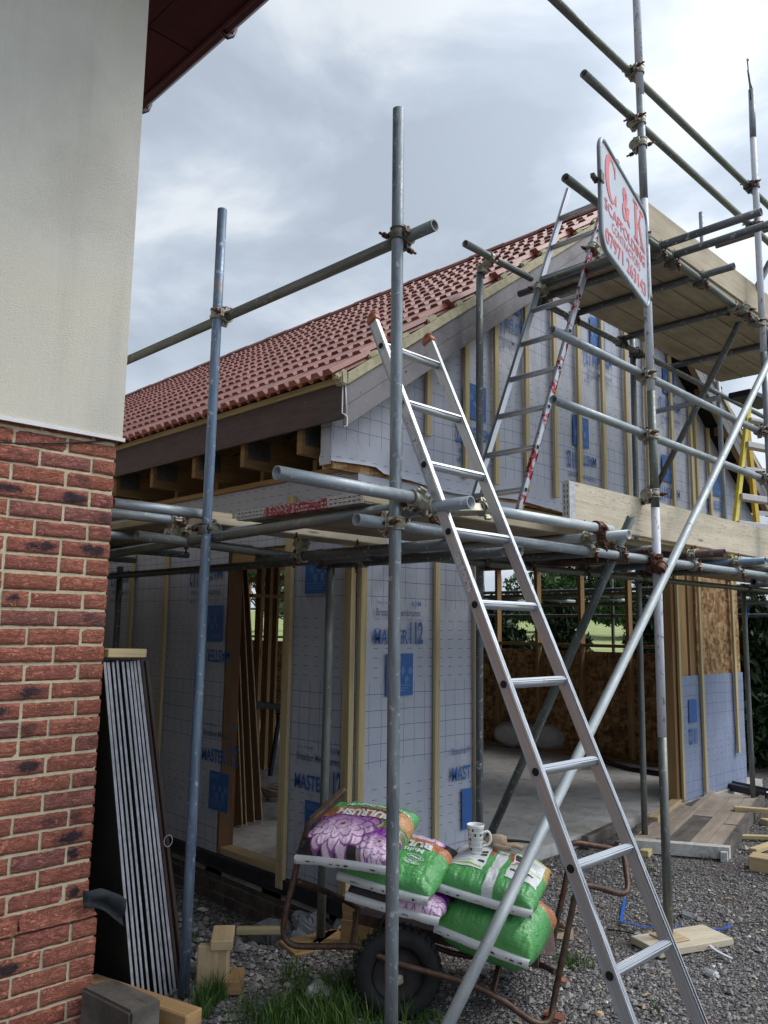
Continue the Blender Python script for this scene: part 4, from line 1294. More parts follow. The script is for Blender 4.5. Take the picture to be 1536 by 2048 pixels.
sct('standard', (4.345, 2.2, 4.9299), (4.338, 2.2, 6.4), 'white_flake')
p4t = at(1, 2.2, 1503, 180); p4 = at(1, 2.2, 1512, 420)
sct('standard', (6.12, 2.2, .0), (p4.x, 2.2, 3.75), 'galv')
sct('standard', (p4.x, 2.2, 3.7499), (p4.x+.02, 2.2, 5.5), 'white_flake')
sct('standard', (p4.x+.02, 2.2, 5.4999), (p4t.x, 2.2, p4t.z), 'galv')
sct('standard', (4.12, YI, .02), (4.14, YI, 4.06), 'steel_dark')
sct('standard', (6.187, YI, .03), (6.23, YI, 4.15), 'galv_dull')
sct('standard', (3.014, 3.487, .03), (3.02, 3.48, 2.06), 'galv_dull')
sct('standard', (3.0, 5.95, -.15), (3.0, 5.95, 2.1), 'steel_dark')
q1 = at(1, 3.3, 1502, 1500)
sct('standard', (q1.x, 3.3, .0), (q1.x, 3.3, 2.15), 'galv_dull')
q2 = at(1, YI, 1446, 950)
sct('standard', (q2.x, YI, 2.15), (q2.x-.02, YI, at(1, YI, 1418, 740).z), 'galv')
q3 = at(1, 3.4, 1402, 425); sct('standard', (q3.x, 3.4, 4.2), (q3.x, 3.4, q3.z), 'galv')
# lift 1, gable side
sct('ledger', at(1, YO+.05, 713, 1039), V((6.7, YO+.05, 2.07)), 'galv')
sct('ledger', (2.99, YI-.05, 2.07), (9.2, YI-.05, 2.10), 'galv_dull')
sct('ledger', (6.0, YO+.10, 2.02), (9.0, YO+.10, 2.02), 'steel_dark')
def transom(x, y0, y1, z, mat='galv', rise=0): return sct('transom', (x, y0, z+rise), (x, y1, z), mat)
ZT1 = 2.125
transom(2.34, 2.33, 3.95, ZT1, 'galv_dull')
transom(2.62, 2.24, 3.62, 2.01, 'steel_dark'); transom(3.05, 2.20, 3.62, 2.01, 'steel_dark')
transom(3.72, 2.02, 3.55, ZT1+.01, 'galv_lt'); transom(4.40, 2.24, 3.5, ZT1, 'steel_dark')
transom(4.93, 2.05, 3.5, ZT1+.01, 'galv_rust'); tb = transom(5.60, 2.06, 3.5, ZT1+.008, 'galv_blue'); transom(6.25, 2.1, 3.5, ZT1, 'galv_dull')
# lift 1, side alley
lq0, lq1 = at(0, 2.203, 440, 1073), at(0, 2.275, 714, 1029); sct('ledger', lq1+(lq1-lq0)*.25, lq1+(lq0-lq1)*4.0, 'galv_dull')
sct('ledger', (XI-.03, 3.1, 2.03), (XI-.03, 9.0, 2.03), 'steel_dark')
for y, x0, m_ in ((3.48, 1.70, 'galv'), (3.80, 1.72, 'galv'), (4.5, 1.75, 'galv'), (5.3, 1.75, 'steel_dark'), (6.1, 1.75, 'steel_dark')):
    sct('transom', (x0, y, 2.20 if y < 4 else 2.17), (XO+.04 if y < 3.6 else 3.2, y, 2.20 if y < 4 else 2.17), m_)
sct('transom', (1.9, 3.62, 2.08), (3.3, 3.62, 2.03), 'galv_dull')
# tie tube in front of the standards and the short tubes at the ladder head
ta = at(1, 2.13, 553, 945); tb2 = at(1, 2.13, 856, 1001)
sct('guard_rail', ta, tb2, 'galv')
ua = at(2, 2.19, 940, 1005)
LBX = ua.x
e0 = dep(942, 1004, 3.02); 
sct('transom', V((e0.x, e0.y, e0.z)), V((e0.x, e0.y+.42, e0.z-.01)), 'galv')
va = at(1, 2.16, 960, 1017); vb = at(1, 2.16, 1222, 1060)
o = sct('guard_rail', va, vb, 'galv_lt')
# guard rails
sct('guard_rail', at(1, YO+.05, 1103, 660), V((6.25, YO+.05, 3.14)), 'galv')
sct('guard_rail', at(1, YO+.05, 1106, 799), V((6.25, YO+.05, 2.785)), 'galv')
sct('guard_rail', (3.35, YO+.05, 5.10), (8.2, YO+.05, 5.12), 'galv_dull')
sct('guard_rail', at(1, YO+.05, 1167, 147), V((8.2, YO+.05, 4.766)), 'galv_dull')
gA, gB = at(0, 2.283, 870, 450), at(0, 2.203, 438, 640); sct('guard_rail', gA, gA+(gB-gA)*3.0, 'galv_dull')
# lift 2
L2 = 4.005
sct('ledger', at(1, YO+.05, 1130, 355), V((6.7, YO+.05, L2-.02)), 'galv_dull')
i2a = at(1, YI-.05, 1070, 580)
sct('ledger', (i2a.x, YI-.05, 4.03), (9.6, YI-.05, 3.99), 'steel_dark')
rt = at(1, YI-.1, 930, 487)
sct('guard_rail', rt, V((4.60, YI-.1, rt.z)), 'galv_dull')
for x, y0, m_ in ((4.56, 2.28, 'galv_dull'), (4.62, 1.62, 'steel_dark'), (4.80, 1.63, 'steel_dark'), (5.22, 2.02, 'steel_dark'), (5.95, 2.22, 'steel_dark'), (6.9, 2.1, 'steel_dark')):
    sct('transom', (x, y0, L2+.055), (x, 3.32 if x > 4.6 else 3.08, L2+.055), m_)
sct('transom', (4.93, 2.4, 4.11), (4.93, 3.45, 4.11), 'steel_dark') if False else None
for a, b in (((1280, 470), None),): pass
fr0 = at(1, 3.4, 1432, 493); sct('transom', (fr0.x, 3.4, fr0.z), (fr0.x, 1.9, fr0.z), 'galv_dull')
# lower strut beneath the upper platform
s0 = at(1, 3.5, 1310, 758); sct('transom', (s0.x, 3.55, 3.70), (s0.x, 2.9, 3.72), 'galv')
# far yellow-side tubes
f0 = at(1, 3.25, 1495, 818); 
# braces
b0 = at(1, 2.12, 1560, 676); b1 = at(1, 2.12, 890, 2062)
sct('brace', b1, b0, 'galv_lt')
g0 = at(0, 4.02, 1263, 1034); g1 = at(0, 4.05, 962, 1712)
sct('brace', g1, g0, 'galv_green')
h0 = at(1, 2.17, 1540, 523); h1 = at(0, h0.x, 1312, 975)
sct('brace', h1, h0, 'steel_dark')
# couplers
def C2(x, y, z, xo=0, yo=0, **k): pass
gk = gA+(gB-gA)*((2.2-gA.y)/(gB.y-gA.y)); coupler((2.231, 2.2, gk.z), Z_, gk, Y_, 'coupler_dk')
gk = gA+(gB-gA)*((3.405-gA.y)/(gB.y-gA.y)); coupler((2.155, 3.405, gk.z), Z_, gk, Y_, 'coupler', flip=-1)
coupler((2.240, 2.2, 2.055), Z_, (2.240, 2.25, 2.055), X_, 'coupler')
coupler((2.15, 3.42, 2.12), Z_, (2.2, 3.42, 2.12), Y_, 'coupler_dk')
coupler(tb2-X_*.07, X_, e0+Y_*.20, Y_, 'coupler')
coupler(va+X_*.03, X_, e0+Y_*.34, Y_, 'coupler')
coupler((vb.x-.13, vb.y, vb.z), X_, (3.72, 2.16, ZT1+.01), Y_, 'coupler_rust')
for x in (2.62, 3.05): coupler((x, YI-.05, 2.075), X_, (x, YI-.05, 2.01), Y_, 'coupler')
coupler((4.12, YI, 2.085), Z_, (4.12, YI-.05, 2.085), X_, 'coupler_dk')
for x in (3.72, 4.93, 5.6): coupler((x, YO+.05, 2.065), X_, (x, YO+.05, ZT1+.01), Y_, 'coupler')
for x in (4.60, 5.30): coupler((x, YI-.05, 2.09), X_, (x, YI-.05, ZT1), Y_, 'coupler_dk')
coupler((4.36, 2.2, 2.067), Z_, (4.36, 2.25, 2.067), X_, 'coupler_rust')
bq = at(1, 2.12, 1328, 1135); coupler((4.36, 2.2, bq.z), Z_, (bq.x, 2.14, bq.z), (b0-b1), 'coupler_rust', flip=-1)
gq = g1.lerp(g0, .915); coupler((gq.x, 2.25, 2.066), X_, gq, (g0-g1), 'coupler_dk')
for z in (3.148, 2.79): coupler((4.36, 2.2, z), Z_, (4.36, 2.25, z), X_, 'coupler')
for z in (5.105, 4.766): coupler((4.34, 2.2, z), Z_, (4.34, 2.25, z), X_, 'coupler'); coupler((p4.x+.01, 2.2, z), Z_, (p4.x+.01, 2.25, z), X_, 'coupler_dk')
for z in (3.14, 2.786, 3.97): coupler((6.12, 2.2, z), Z_, (6.12, 2.25, z), X_, 'coupler')
coupler((4.35, 2.2, L2), Z_, (4.35, 2.25, L2), X_, 'coupler_dk')
for x in (4.62, 4.80, 5.22, 5.95): coupler((x, YO+.05, L2), X_, (x, YO+.05, L2+.055), Y_, 'coupler_dk')
for x in (4.80, 5.22, 5.95): coupler((x, YI-.05, 4.02), X_, (x, YI-.05, L2+.055), Y_, 'coupler_dk')
coupler((6.23, YI, 4.015), Z_, (6.23, YI-.05, 4.015), X_, 'coupler_dk')
coupler((4.14, YI, 4.02+.16), Z_, (4.14, YI-.1, rt.z), X_, 'coupler_dk') if False else None
coupler((4.14, YI-.02, rt.z-.06), Z_, (4.14, YI-.1, rt.z), X_, 'coupler')
hq = at(1, 2.17, 1490, 615); coupler((hq.x, 2.25, L2-.01), X_, hq, (h0-h1), 'coupler')
coupler((4.352, 2.2, 2.44), Z_, (4.352, 2.24, 2.44), X_, 'coupler', flip=-1)
coupler((4.346, 2.2, 4.62), Z_, (4.346, 2.24, 4.62), X_, 'coupler', flip=-1)
coupler((3.01, 3.49, 2.03), Z_, (2.98, 3.49, 2.03), Y_, 'coupler_dk'); coupler((6.19, 3.3, 2.10), Z_, (6.19, 3.25, 2.10), X_, 'coupler_dk')
coupler((q1.x, 3.3, 2.09), Z_, (q1.x, 3.25, 2.09), X_, 'coupler_dk')
coupler((XO+.05, 3.62, 2.13), Y_, (XO+.05, 3.62, 2.08), X_, 'coupler'); coupler((XO+.05, 3.80, 2.13), Y_, (XO+.05, 3.80, 2.20), X_, 'coupler')

# wire hanger on the far standard
hk = p4t
mb = MB(); mb.path([hk+V((-.03, 0, -.1)), hk+V((-.035, 0, .06)), hk+V((-.045, 0, .13)), hk+V((-.05, 0, .20)), hk+V((-.060, 0, .235)), hk+V((-.045, 0, .25)), hk+V((-.032, 0, .235))], .005, 6)
mb.path([hk+V((-.05, 0, .15)), hk+V((-.04, 0, .10)), hk+V((-.03, 0, .05)), hk+V((0, 0, .01))], .008, 6)
tag(mb.build('wire_hook', M['steel_dark']), 'bent wire hook standing up from the top of the far standard', 'hook')

# ================================================================== BOARDS
def board(p0, p1, w, t, label, up=(0, 0, 1), mat='board_under', band0=None, band1=None, name='scaffold_board', cat='scaffold board', group='scaffold boards', warp=0):
    p0, p1 = V(p0), V(p1)
    b = thing(name, (p0+p1)/2, label, cat, group)
    mb = MB(); mb.beam(p0, p1, w, t, up); o = mb.build('plank', M[mat], b, bevel=.004, bseg=2)
    x = (p1-p0).normalized(); z = V(up); z = (z-x*z.dot(x)).normalized(); y = z.cross(x)
    for p, s_, bm_ in ((p0, 1, band0), (p1, -1, band1)):
        if not bm_: continue
        mb = MB()
        mb.beam(p-x*s_*.0022, p+x*s_*.0, w+.002, t+.001, up)
        mb.beam(p-x*s_*.002+z*(t/2+.0015), p+x*s_*.055+z*(t/2+.0015), w-.01, .0022, up)
        mb.beam(p-x*s_*.002-z*(t/2+.0015), p+x*s_*.055-z*(t/2+.0015), w-.01, .0022, up)
        mb.build('end_band', M[bm_], b)
        mb = MB()
        if abs(x.z) < .5:
            for q in range(7):
                for rr in (-.009, .009):
                    c = p-x*s_*.0030+y*((q-3)*.029)+z*rr
                    mb.beam(c-y*.008, c+y*.008, .0012, .004, up=z)
            mb.build('band_slots', M['black_plastic'], b)
    return b
ZB = 2.178
ys_ = [2.495, 2.720, 2.945, 3.165]
lbls = ['nearest scaffold board of the lower platform, its end banded in bare metal', 'second scaffold board from the front, ending in a scratched red band beside the white one',
        'third scaffold board from the front, ending in a bright red band', 'fourth scaffold board back on the lower platform, ending in a small white band']
bands = ['endband', 'endband_red', 'endband_red', 'endband']
for y, lb, bd in zip(ys_, lbls, bands):
    board((2.235, y, ZB), (6.13, y+.01, ZB+.004), .222, .038, lb, band0=bd)
board((2.215, 3.60, ZB+.004), (3.4, 3.50, ZB-.02), .20, .040, 'rough scaffold board with a chipped bare wooden end beside the blue flecked post', mat='board')
board((2.42, 2.36, 2.118), (5.8, 2.39, 2.118), .20, .034, 'lower front scaffold board lying under the platform edge') if False else None
for i, y in enumerate((2.50, 2.725, 2.95, 3.17)):
    board((6.16, y, ZB), (9.3, y, ZB), .222, .038, ['front', 'second', 'third', 'back'][i]+' board of the lower platform past the blue ended transom, right of the join')
for i, y in enumerate((4.2, 4.43, 4.66)):
    board((2.3, y+.6, 2.20), (2.95, y+.6, 2.20), .222, .038, ['first', 'second', 'third'][i]+' short board laid across the shaded alley scaffold, counted from the road side') if False else None
for i, x in enumerate((2.36, 2.60, 2.84, 1.80, 2.015)):
    board((x, 3.66 if x > 2.2 else 3.95, 2.232 if x > 2.2 else 2.245), (x, 8.6, 2.232 if x > 2.2 else 2.245), .222 if x > 2.2 else .20, .038, ['outer board of the walkway', 'middle board of the walkway', 'board of the walkway next to the new wall', 'board tight against the brick house', 'board just left of the blue flecked post'][i]+', running away down the shaded alley')
# toe boards
board((3.585, YO+.095, 2.31), (6.5, YO+.095, 2.31), .225, .038, 'pale upright toe board with a white metal end along the lower platform', up=(0, -1, 0), mat='board_pale', band0='endband', name='toe_board', cat='toe board', group='toe boards')
board((3.65, YO+.115, 2.155), (6.35, YO+.115, 2.155), .21, .036, 'pale front board whose bright edge shows just under the upright toe board', mat='board_pale', group='toe boards') if False else None
board((4.27, YO+.095, 4.235), (7.8, YO+.095, 4.235), .225, .038, 'long upright toe board along the upper platform', up=(0, -1, 0), mat='board', name='toe_board', cat='toe board', group='toe boards')
False and board((4.47, YO+.03, 4.30), (4.47, 2.75, 4.30), .225, .038, 'short toe board closing the end of the upper platform behind the lettered sign', up=(-1, 0, 0), mat='board', name='toe_board', cat='toe board', group='toe boards')
ub = ['outermost', 'second', 'third', 'innermost']
for i in range(4):
    y = 2.40+.226*i
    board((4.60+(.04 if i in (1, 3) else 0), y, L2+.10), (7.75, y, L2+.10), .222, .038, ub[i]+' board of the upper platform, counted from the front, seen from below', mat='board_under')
# sole boards
def chunk(name, c, size, rz, label, cat, mat='offcut', group=None, rx=0, ry=0, bevel=.004):
    mb = MB(); m = Matrix.Translation(V(c)+V((0, 0, size[2]/2))) @ Matrix.Rotation(R(rz), 4, 'Z') @ Matrix.Rotation(R(ry), 4, 'Y') @ Matrix.Rotation(R(rx), 4, 'X')
    mb.box(size, m)
    return tag(mb.build(name, M[mat], bevel=bevel), label, cat, group)
p = at(2, .02, 1345, 1905)
chunk('sole_board', (4.42, 2.16, 0), (.50, .225, .038), -22, 'pale sole board on the gravel under the half white standard', 'sole board', group='sole boards', mat='board_pale')
chunk('base_plate', (4.36, 2.2, .040), (.15, .15, .006), -20, 'small square ply packer under the foot of the half white standard', 'plate', mat='offcut')
chunk('sole_board', (6.19, 3.26, 0.0), (.45, .32, .035), -8, 'muddy sole board under the inner standard near the slab edge', 'sole board', group='sole boards', mat='ply')
chunk('sole_board', (3.01, 3.46, -.02), (.42, .22, .04), -15, 'brown sole board under the shaded standard behind the compost bags', 'sole board', group='sole boards', mat='timber_dk')

# ================================================================== SIGN
sg = thing('contractor_sign', (4.3, 2.17, 3.5), 'white metal sign with red lettering hung on the half white scaffold standard', 'sign')
sd_ = V((math.cos(R(13.9)), math.sin(R(13.9)), 0)); so_ = V((4.31, 2.165, 0)); sn = V((math.sin(R(13.9)), -math.cos(R(13.9)), 0))
def S(x, z, off=0): return so_ + sd_*x + V((0, 0, z)) + sn*off
sx0, sx1, sz0, sz1 = -.965, -.035, 3.515, 4.105
def rrect(x0, x1, z0, z1, r, n=6):
    pts = []
    for cx_, cz_, a0 in ((x1-r, z1-r, 0), (x0+r, z1-r, 90), (x0+r, z0+r, 180), (x1-r, z0+r, 270)):
        for i in range(n+1):
            a = R(a0+90*i/n); pts.append((cx_+r*math.cos(a), cz_+r*math.sin(a)))
    return pts
rr_ = rrect(sx0+.01, sx1-.01, sz0+.01, sz1-.01, .07)
mb = MB(); mb.face([S(x, z, .002) for x, z in rr_]); mb.face([S(x, z, -.002) for x, z in reversed(rr_)])
for (a, b) in zip(rr_, rr_[1:]+rr_[:1]): mb.face([S(*a, -.002), S(*b, -.002), S(*b, .002), S(*a, .002)])
mb.build('panel', M['sign_white'], sg)
mb = MB(); mb.path([S(x, z, 0) for x, z in rrect(sx0, sx1, sz0, sz1, .08, 8)], .0125, 10, closed=True); mb.build('frame', M['sign_frame'], sg)
mb = MB()
fnS = lambda x, y: S(x, y, .0045)
xc = (sx0+sx1)/2
def letter(polys, ox, oy, k=1.0):
    for P in polys: mb.face([fnS(ox+x*k, oy+y*k) for x, y in P])
# capital C: a crescent with serifs
def arc(cx_, cy_, rx, ry, rx2, ry2, a0, a1, n=18, dx=0):
    o = []
    for i in range(n):
        t0, t1 = R(a0+(a1-a0)*i/n), R(a0+(a1-a0)*(i+1)/n)
        o.append([(cx_+rx*math.cos(t0), cy_+ry*math.sin(t0)), (cx_+rx*math.cos(t1), cy_+ry*math.sin(t1)), (cx_+dx+rx2*math.cos(t1), cy_+ry2*math.sin(t1)), (cx_+dx+rx2*math.cos(t0), cy_+ry2*math.sin(t0))])
    return o
Cp = arc(0, 0, .125, .155, .072, .130, 40, 320, 22, .026)
letter(Cp, sx0+.19, 3.955, .84)
letter([[(.085, .05), (.105, .05), (.105, .135), (.085, .115)], [(.085, -.125), (.108, -.14), (.108, -.05), (.088, -.075)]], sx0+.19, 3.955, .84)
# capital K with slab serifs
K = [[(-.10, -.15), (-.035, -.15), (-.035, .15), (-.10, .15)], [(-.135, .125), (.0, .125), (.0, .15), (-.135, .15)], [(-.135, -.15), (.0, -.15), (.0, -.125), (-.135, -.125)],
     [(-.036, -.02), (-.036, -.06), (.105, .13), (.075, .14)], [(-.005, .015), (.03, .045), (.135, -.14), (.07, -.14)], [(.05, .125), (.15, .125), (.15, .15), (.05, .15)], [(.04, -.15), (.165, -.15), (.165, -.125), (.04, -.125)]]
letter(K, sx1-.19, 3.950, .80)
add_text(mb, '&', .27, fnS, bold=.007, ctr=(xc+.01, 3.935), target_w=.16)
add_text(mb, 'SCAFFOLDING', .088, fnS, bold=.0014, ctr=(xc, 3.770), target_w=.80)
add_text(mb, 'CONTRACTORS', .070, fnS, bold=.0004, ctr=(xc, 3.695), target_w=.56)
add_text(mb, '07971 263143', .112, fnS, bold=.0022, ctr=(xc, 3.600), target_w=.80)
mb.build('lettering', M['sign_red'], sg)
for z in (3.98, 3.62): 
    mb = MB(); mb.tube((4.352, 2.2, z-.02), (4.352, 2.2, z+.02), .030, 14, .025); mb.beam(S(-.035, z), V((4.352, 2.2, z))+V((-.01, -.005, 0)), .01, .03); mb.build('bracket', M['coupler_dk'], sg)
mb = MB()
for z in (3.86,): mb.beam(S(sx0-.01, z-.02, .012), S(sx0-.01, z+.03, .012), .05, .012, up=sn); mb.beam(S(sx0-.06, z, -.02), S(sx0+.01, z, -.02), .02, .02)
mb.build('bracket', M['coupler_dk'], sg)

# ================================================================== LADDERS
def ladder(name, label, base, D, W, length, wdir, sec, r0, gap, mats, caps=None, rung_r=.016, rung_mat='alu', flat=False, group='ladders', stile_shift=(0, 0)):
    base, D, wdir = V(base), V(D).normalized(), V(wdir).normalized()
    t = thing(name, base, label, 'ladder', group)
    nrm = D.cross(wdir).normalized()
    for s_, m_, sh in ((0, mats[0], stile_shift[0]), (1, mats[1], stile_shift[1])):
        c = base + wdir*(-sec[0]/2 if s_ == 0 else W+sec[0]/2)
        mb = MB(); mb.beam(c, c+D*(length+sh), sec[1], sec[0], up=wdir)
        # folded flanges give the stile its channel shape
        for e_ in (-1, 1): mb.beam(c+nrm*e_*(sec[1]/2-.003)+wdir*(-.002 if s_ == 0 else .002), c+nrm*e_*(sec[1]/2-.003)+wdir*(-.002 if s_ == 0 else .002)+D*(length+sh), .006, sec[0]+.004, up=wdir)
        st = mb.build('stile', M[m_], t, bevel=.003, bseg=2)
        if caps:
            mb = MB(); e_ = c+D*(length+sh)
            mb.beam(e_-D*.015, e_+D*.012, sec[1]+.012, sec[0]+.014, up=wdir)
            m4 = Matrix((nrm, wdir, D)).transposed().to_4x4(); m4.translation = e_
            mb.path([e_+nrm*(sec[1]/2)*math.cos(a)+D*(.010+.022*math.sin(a)) for a in [math.pi*i/8 for i in range(9)]], .009, 8)
            mb.build('end_cap', M[caps], t, bevel=.004, bseg=2)
    k = 0; z = r0
    while z < length-.08:
        a = base+D*z; mb = MB()
        if flat: mb.beam(a, a+wdir*W, .030, .022, up=D)
        else:
            mb.tube(a-wdir*.012, a+wdir*(W+.012), rung_r, 12)
            for q in range(7):      # ribbed tread
                an = math.pi*(q/6)
                o_ = nrm*math.cos(an)*rung_r*-.2 + (nrm*-math.cos(an)+V((0, 0, 1))*math.sin(an)).normalized()*rung_r
                mb.beam(a+o_, a+o_+wdir*W, .003, .004, up=D)
        # swaged rung ends outside each stile
        mb.tube(a-wdir*(sec[0]+.003), a-wdir*(sec[0]-.004), rung_r*1.2, 12); mb.tube(a+wdir*(W+sec[0]-.004), a+wdir*(W+sec[0]+.003), rung_r*1.2, 12)
        mb.tube(a-wdir*(sec[0]+.0045), a-wdir*(sec[0]-.002), rung_r*.85, 12, mi=1); mb.tube(a+wdir*(W+sec[0]-.002), a+wdir*(W+sec[0]+.0045), rung_r*.85, 12, mi=1)
        mb.build('rung', [M[rung_mat], M['rubber']], t)
        z += gap
    return t
sl_ = .4685
DA = V((.0085, sl_, 1)).normalized()
baseA = V((2.318, 1.353-.643*sl_, 0))
LA = 2.975/DA.z
ladder('aluminium_ladder', 'aluminium ladder with orange caps leaning on the corner of the scaffold in front', baseA, DA, .335, LA, X_, (.021, .046), (.643-.2745*2)/DA.z, .2745/DA.z, ('alu', 'alu'), caps='orange_plastic')
lad = [o_ for o_ in bpy.data.objects if o_.name.startswith('aluminium_ladder') and o_.parent is None][0]
for zc, L_ in ((2.44, .15), (2.27, .10), (1.86, .16)):
    c_ = baseA+DA*(zc/DA.z)+V((-.0225, 0, 0)); nn = DA.cross(X_).normalized()*.014
    mb = MB()
    for k in range(6):
        a_ = c_+DA*(-L_/2+L_*k/6); b_ = c_+DA*(-L_/2+L_*(k+.93)/6); w1 = random.uniform(.7, 1); w2 = random.uniform(.7, 1)
        mb.face([a_-nn*w1, a_+nn*w2, b_+nn*w2, b_-nn*w1] )
    mb.build('label', M['torn_label'], lad)
DB = V((.455, 0, 1)).normalized()
baseB = V((3.82-.22*.455+.0, 3.09, 2.20)); baseB.x = 3.81+(2.20-2.40)*.455
ladder('aluminium_ladder', 'aluminium ladder with one red painted stile standing on the lower platform', baseB, DB, .345, 2.72/DB.z, V((0, -1, 0)), (.020, .046), .28, .30, ('alu', 'alu_red'), caps=None)
mb = MB(); e_ = baseB+DB*(3.32/DB.z-.0)+V((.0, -.35, 0)); pc = at(1, 2.74, 1229, 328)
m4 = Matrix.Translation(pc) @ Matrix.Rotation(R(25), 4, 'Y'); mb.box((.05, .06, .05), m4); mb.box((.035, .045, .10), Matrix.Translation(pc-DB*.08) @ Matrix.Rotation(R(25), 4, 'Y'))
tag(mb.build('ladder_cap', M['orange_plastic'], bevel=.008, bseg=2), 'orange rubber capped stile end poking up behind the sign', 'ladder end')
for s_, px, py in ((0, 1077, 575), (1, 1188, 497)):
    yy = 3.10 if s_ == 0 else 2.73
    z_ = at(1, yy, px, py); k_ = (z_.z-2.20)/DB.z
    c_ = V((baseB.x, yy, 2.2))+DB*k_
    coupler(c_, DB, c_+V((.05, .0, 0)), Y_, 'coupler')
# yellow stepladder at the right edge
sy = thing('step_ladder', at(1, 2.95, 1490, 1060), 'yellow fibreglass stepladder with grey treads on the lower platform at the right edge', 'stepladder')
yf = 2.95
fa0 = at(1, yf, 1455, 1050); fa0.z = 2.20; fb0 = at(1, yf, 1499, 800)
rw = .55
mb = MB(); mb.beam(fa0, fb0, .03, .07, up=(1, 0, 0)); mb.build('front_stile', M['yellow'], sy, bevel=.003)
mb = MB(); mb.beam(fa0+V((rw, -.12, 0)), fb0+V((rw*.75, -.12, 0)), .03, .07, up=(1, 0, 0)); mb.build('front_stile', M['yellow'], sy, bevel=.003)
yr = 3.12
ra0 = at(1, yr, 1520, 1070); ra0.z = 2.20; rb0 = at(1, yr, 1488, 795)
mb = MB(); mb.beam(ra0, rb0, .035, .09, up=(1, 0, 0)); mb.build('rear_stile', M['yellow_dk'], sy, bevel=.003)
mb = MB(); mb.beam(ra0+V((rw, -.2, 0)), rb0+V((rw*.7, -.2, 0)), .035, .09, up=(1, 0, 0)); mb.build('rear_stile', M['yellow_dk'], sy, bevel=.003)
for k in range(6):
    f = .10+k*.155
    a = fa0.lerp(fb0, f); b = (fa0+V((rw, -.12, 0))).lerp(fb0+V((rw*.75, -.12, 0)), f)
    mb = MB(); mb.beam(a, b, .09, .055 if k < 5 else .03, up=(0, 0, 1)); mb.build('tread', M['step'], sy, bevel=.003)
for k in range(4):
    f = .12+k*.24; a = ra0.lerp(rb0, f); b = (ra0+V((rw, -.2, 0))).lerp(rb0+V((rw*.7, -.2, 0)), f)
    mb = MB(); mb.beam(a, b, .012, .045, up=(0, 0, 1)); mb.build('cross_bar', M['step'], sy)
mb = MB(); mb.beam(at(1, 3.0, 1478, 787), at(1, 3.0, 1478, 787)+V((.6, -.05, 0)), .22, .055); mb.build('top_cap', M['navy'], sy, bevel=.008, bseg=2)

# ================================================================== WHEELBARROW
wb = thing('wheelbarrow', (2.8, 2.5, 0), 'rusty tubular wheelbarrow loaded with compost bags', 'wheelbarrow')
def smooth(pts, n=6, closed=False):
    P = [V(p) for p in pts]; o = []
    for i in range(len(P)-1):
        p0 = P[max(i-1, 0)]; p1 = P[i]; p2 = P[i+1]; p3 = P[min(i+2, len(P)-1)]
        for k in range(n):
            t = k/n; t2 = t*t; t3 = t2*t
            o.append(.5*((2*p1)+(p2-p0)*t+(2*p0-5*p1+4*p2-p3)*t2+(3*p1-p0-3*p2+p3)*t3))
    o.append(P[-1]); return o
TB = .0135
D_ = dep
near = [D_(600, 1700, 3.62), D_(590, 1748, 3.60), D_(577, 1800, 3.58), D_(567, 1850, 3.56), D_(570, 1876, 3.56), D_(587, 1890, 3.55), D_(620, 1893, 3.55), D_(700, 1893, 3.52), D_(730, 1900, 3.5), D_(800, 1928, 3.47), D_(930, 1965, 3.43), D_(1000, 1998, 3.42), D_(1060, 2040, 3.42), D_(1088, 2047, 3.43), D_(1102, 2034, 3.45), D_(1108, 2000, 3.48), D_(1128, 1900, 3.52), D_(1143, 1825, 3.56), D_(1153, 1785, 3.58), D_(1170, 1772, 3.62), D_(1200, 1776, 3.68), D_(1240, 1787, 3.76), D_(1255, 1778, 3.82), D_(1252, 1740, 3.90), D_(1245, 1708, 3.96), D_(1225, 1698, 3.98), D_(1180, 1690, 3.98), D_(1150, 1686, 3.96), D_(1136, 1698, 3.95), D_(1137, 1725, 3.93), D_(1128, 1780, 3.9), D_(1112, 1850, 3.86), D_(1104, 1900, 3.84)]
mb = MB(); mb.path(smooth(near, 5), TB, 12); mb.build('frame', M['rust_tube'], wb)
mb = MB(); a, b = D_(622, 1642, 3.62), D_(690, 1578, 3.72); mb.path(smooth([D_(598, 1712, 3.62), D_(612, 1665, 3.62), a, D_(650, 1617, 3.66), b], 5), [TB]*0 or TB, 10); mb.beam(a, b, .010, .036, up=(0, 0, 1)); mb.build('handle', M['rust_tube'], wb, bevel=.002)
mb = MB(); mb.path(smooth([D_(593, 1762, 3.62), D_(640, 1778, 3.70), D_(700, 1806, 3.80), D_(760, 1840, 3.9), D_(900, 1905, 3.95), D_(1060, 1925, 3.8), D_(1112, 1945, 3.5)], 4), TB, 10); mb.build('frame_rail', M['rust_tube'], wb)
for a, b in ((D_(716, 1815, 3.62), D_(703, 1893, 3.53)), (D_(770, 1830, 3.75), D_(738, 1900, 3.5)), (D_(1010, 1880, 3.6), D_(985, 1985, 3.43))):
    mb = MB(); mb.beam(a, b, .028, .012, up=(1, 0, 0)); mb.build('strut', M['rust_tube'], wb, bevel=.002)
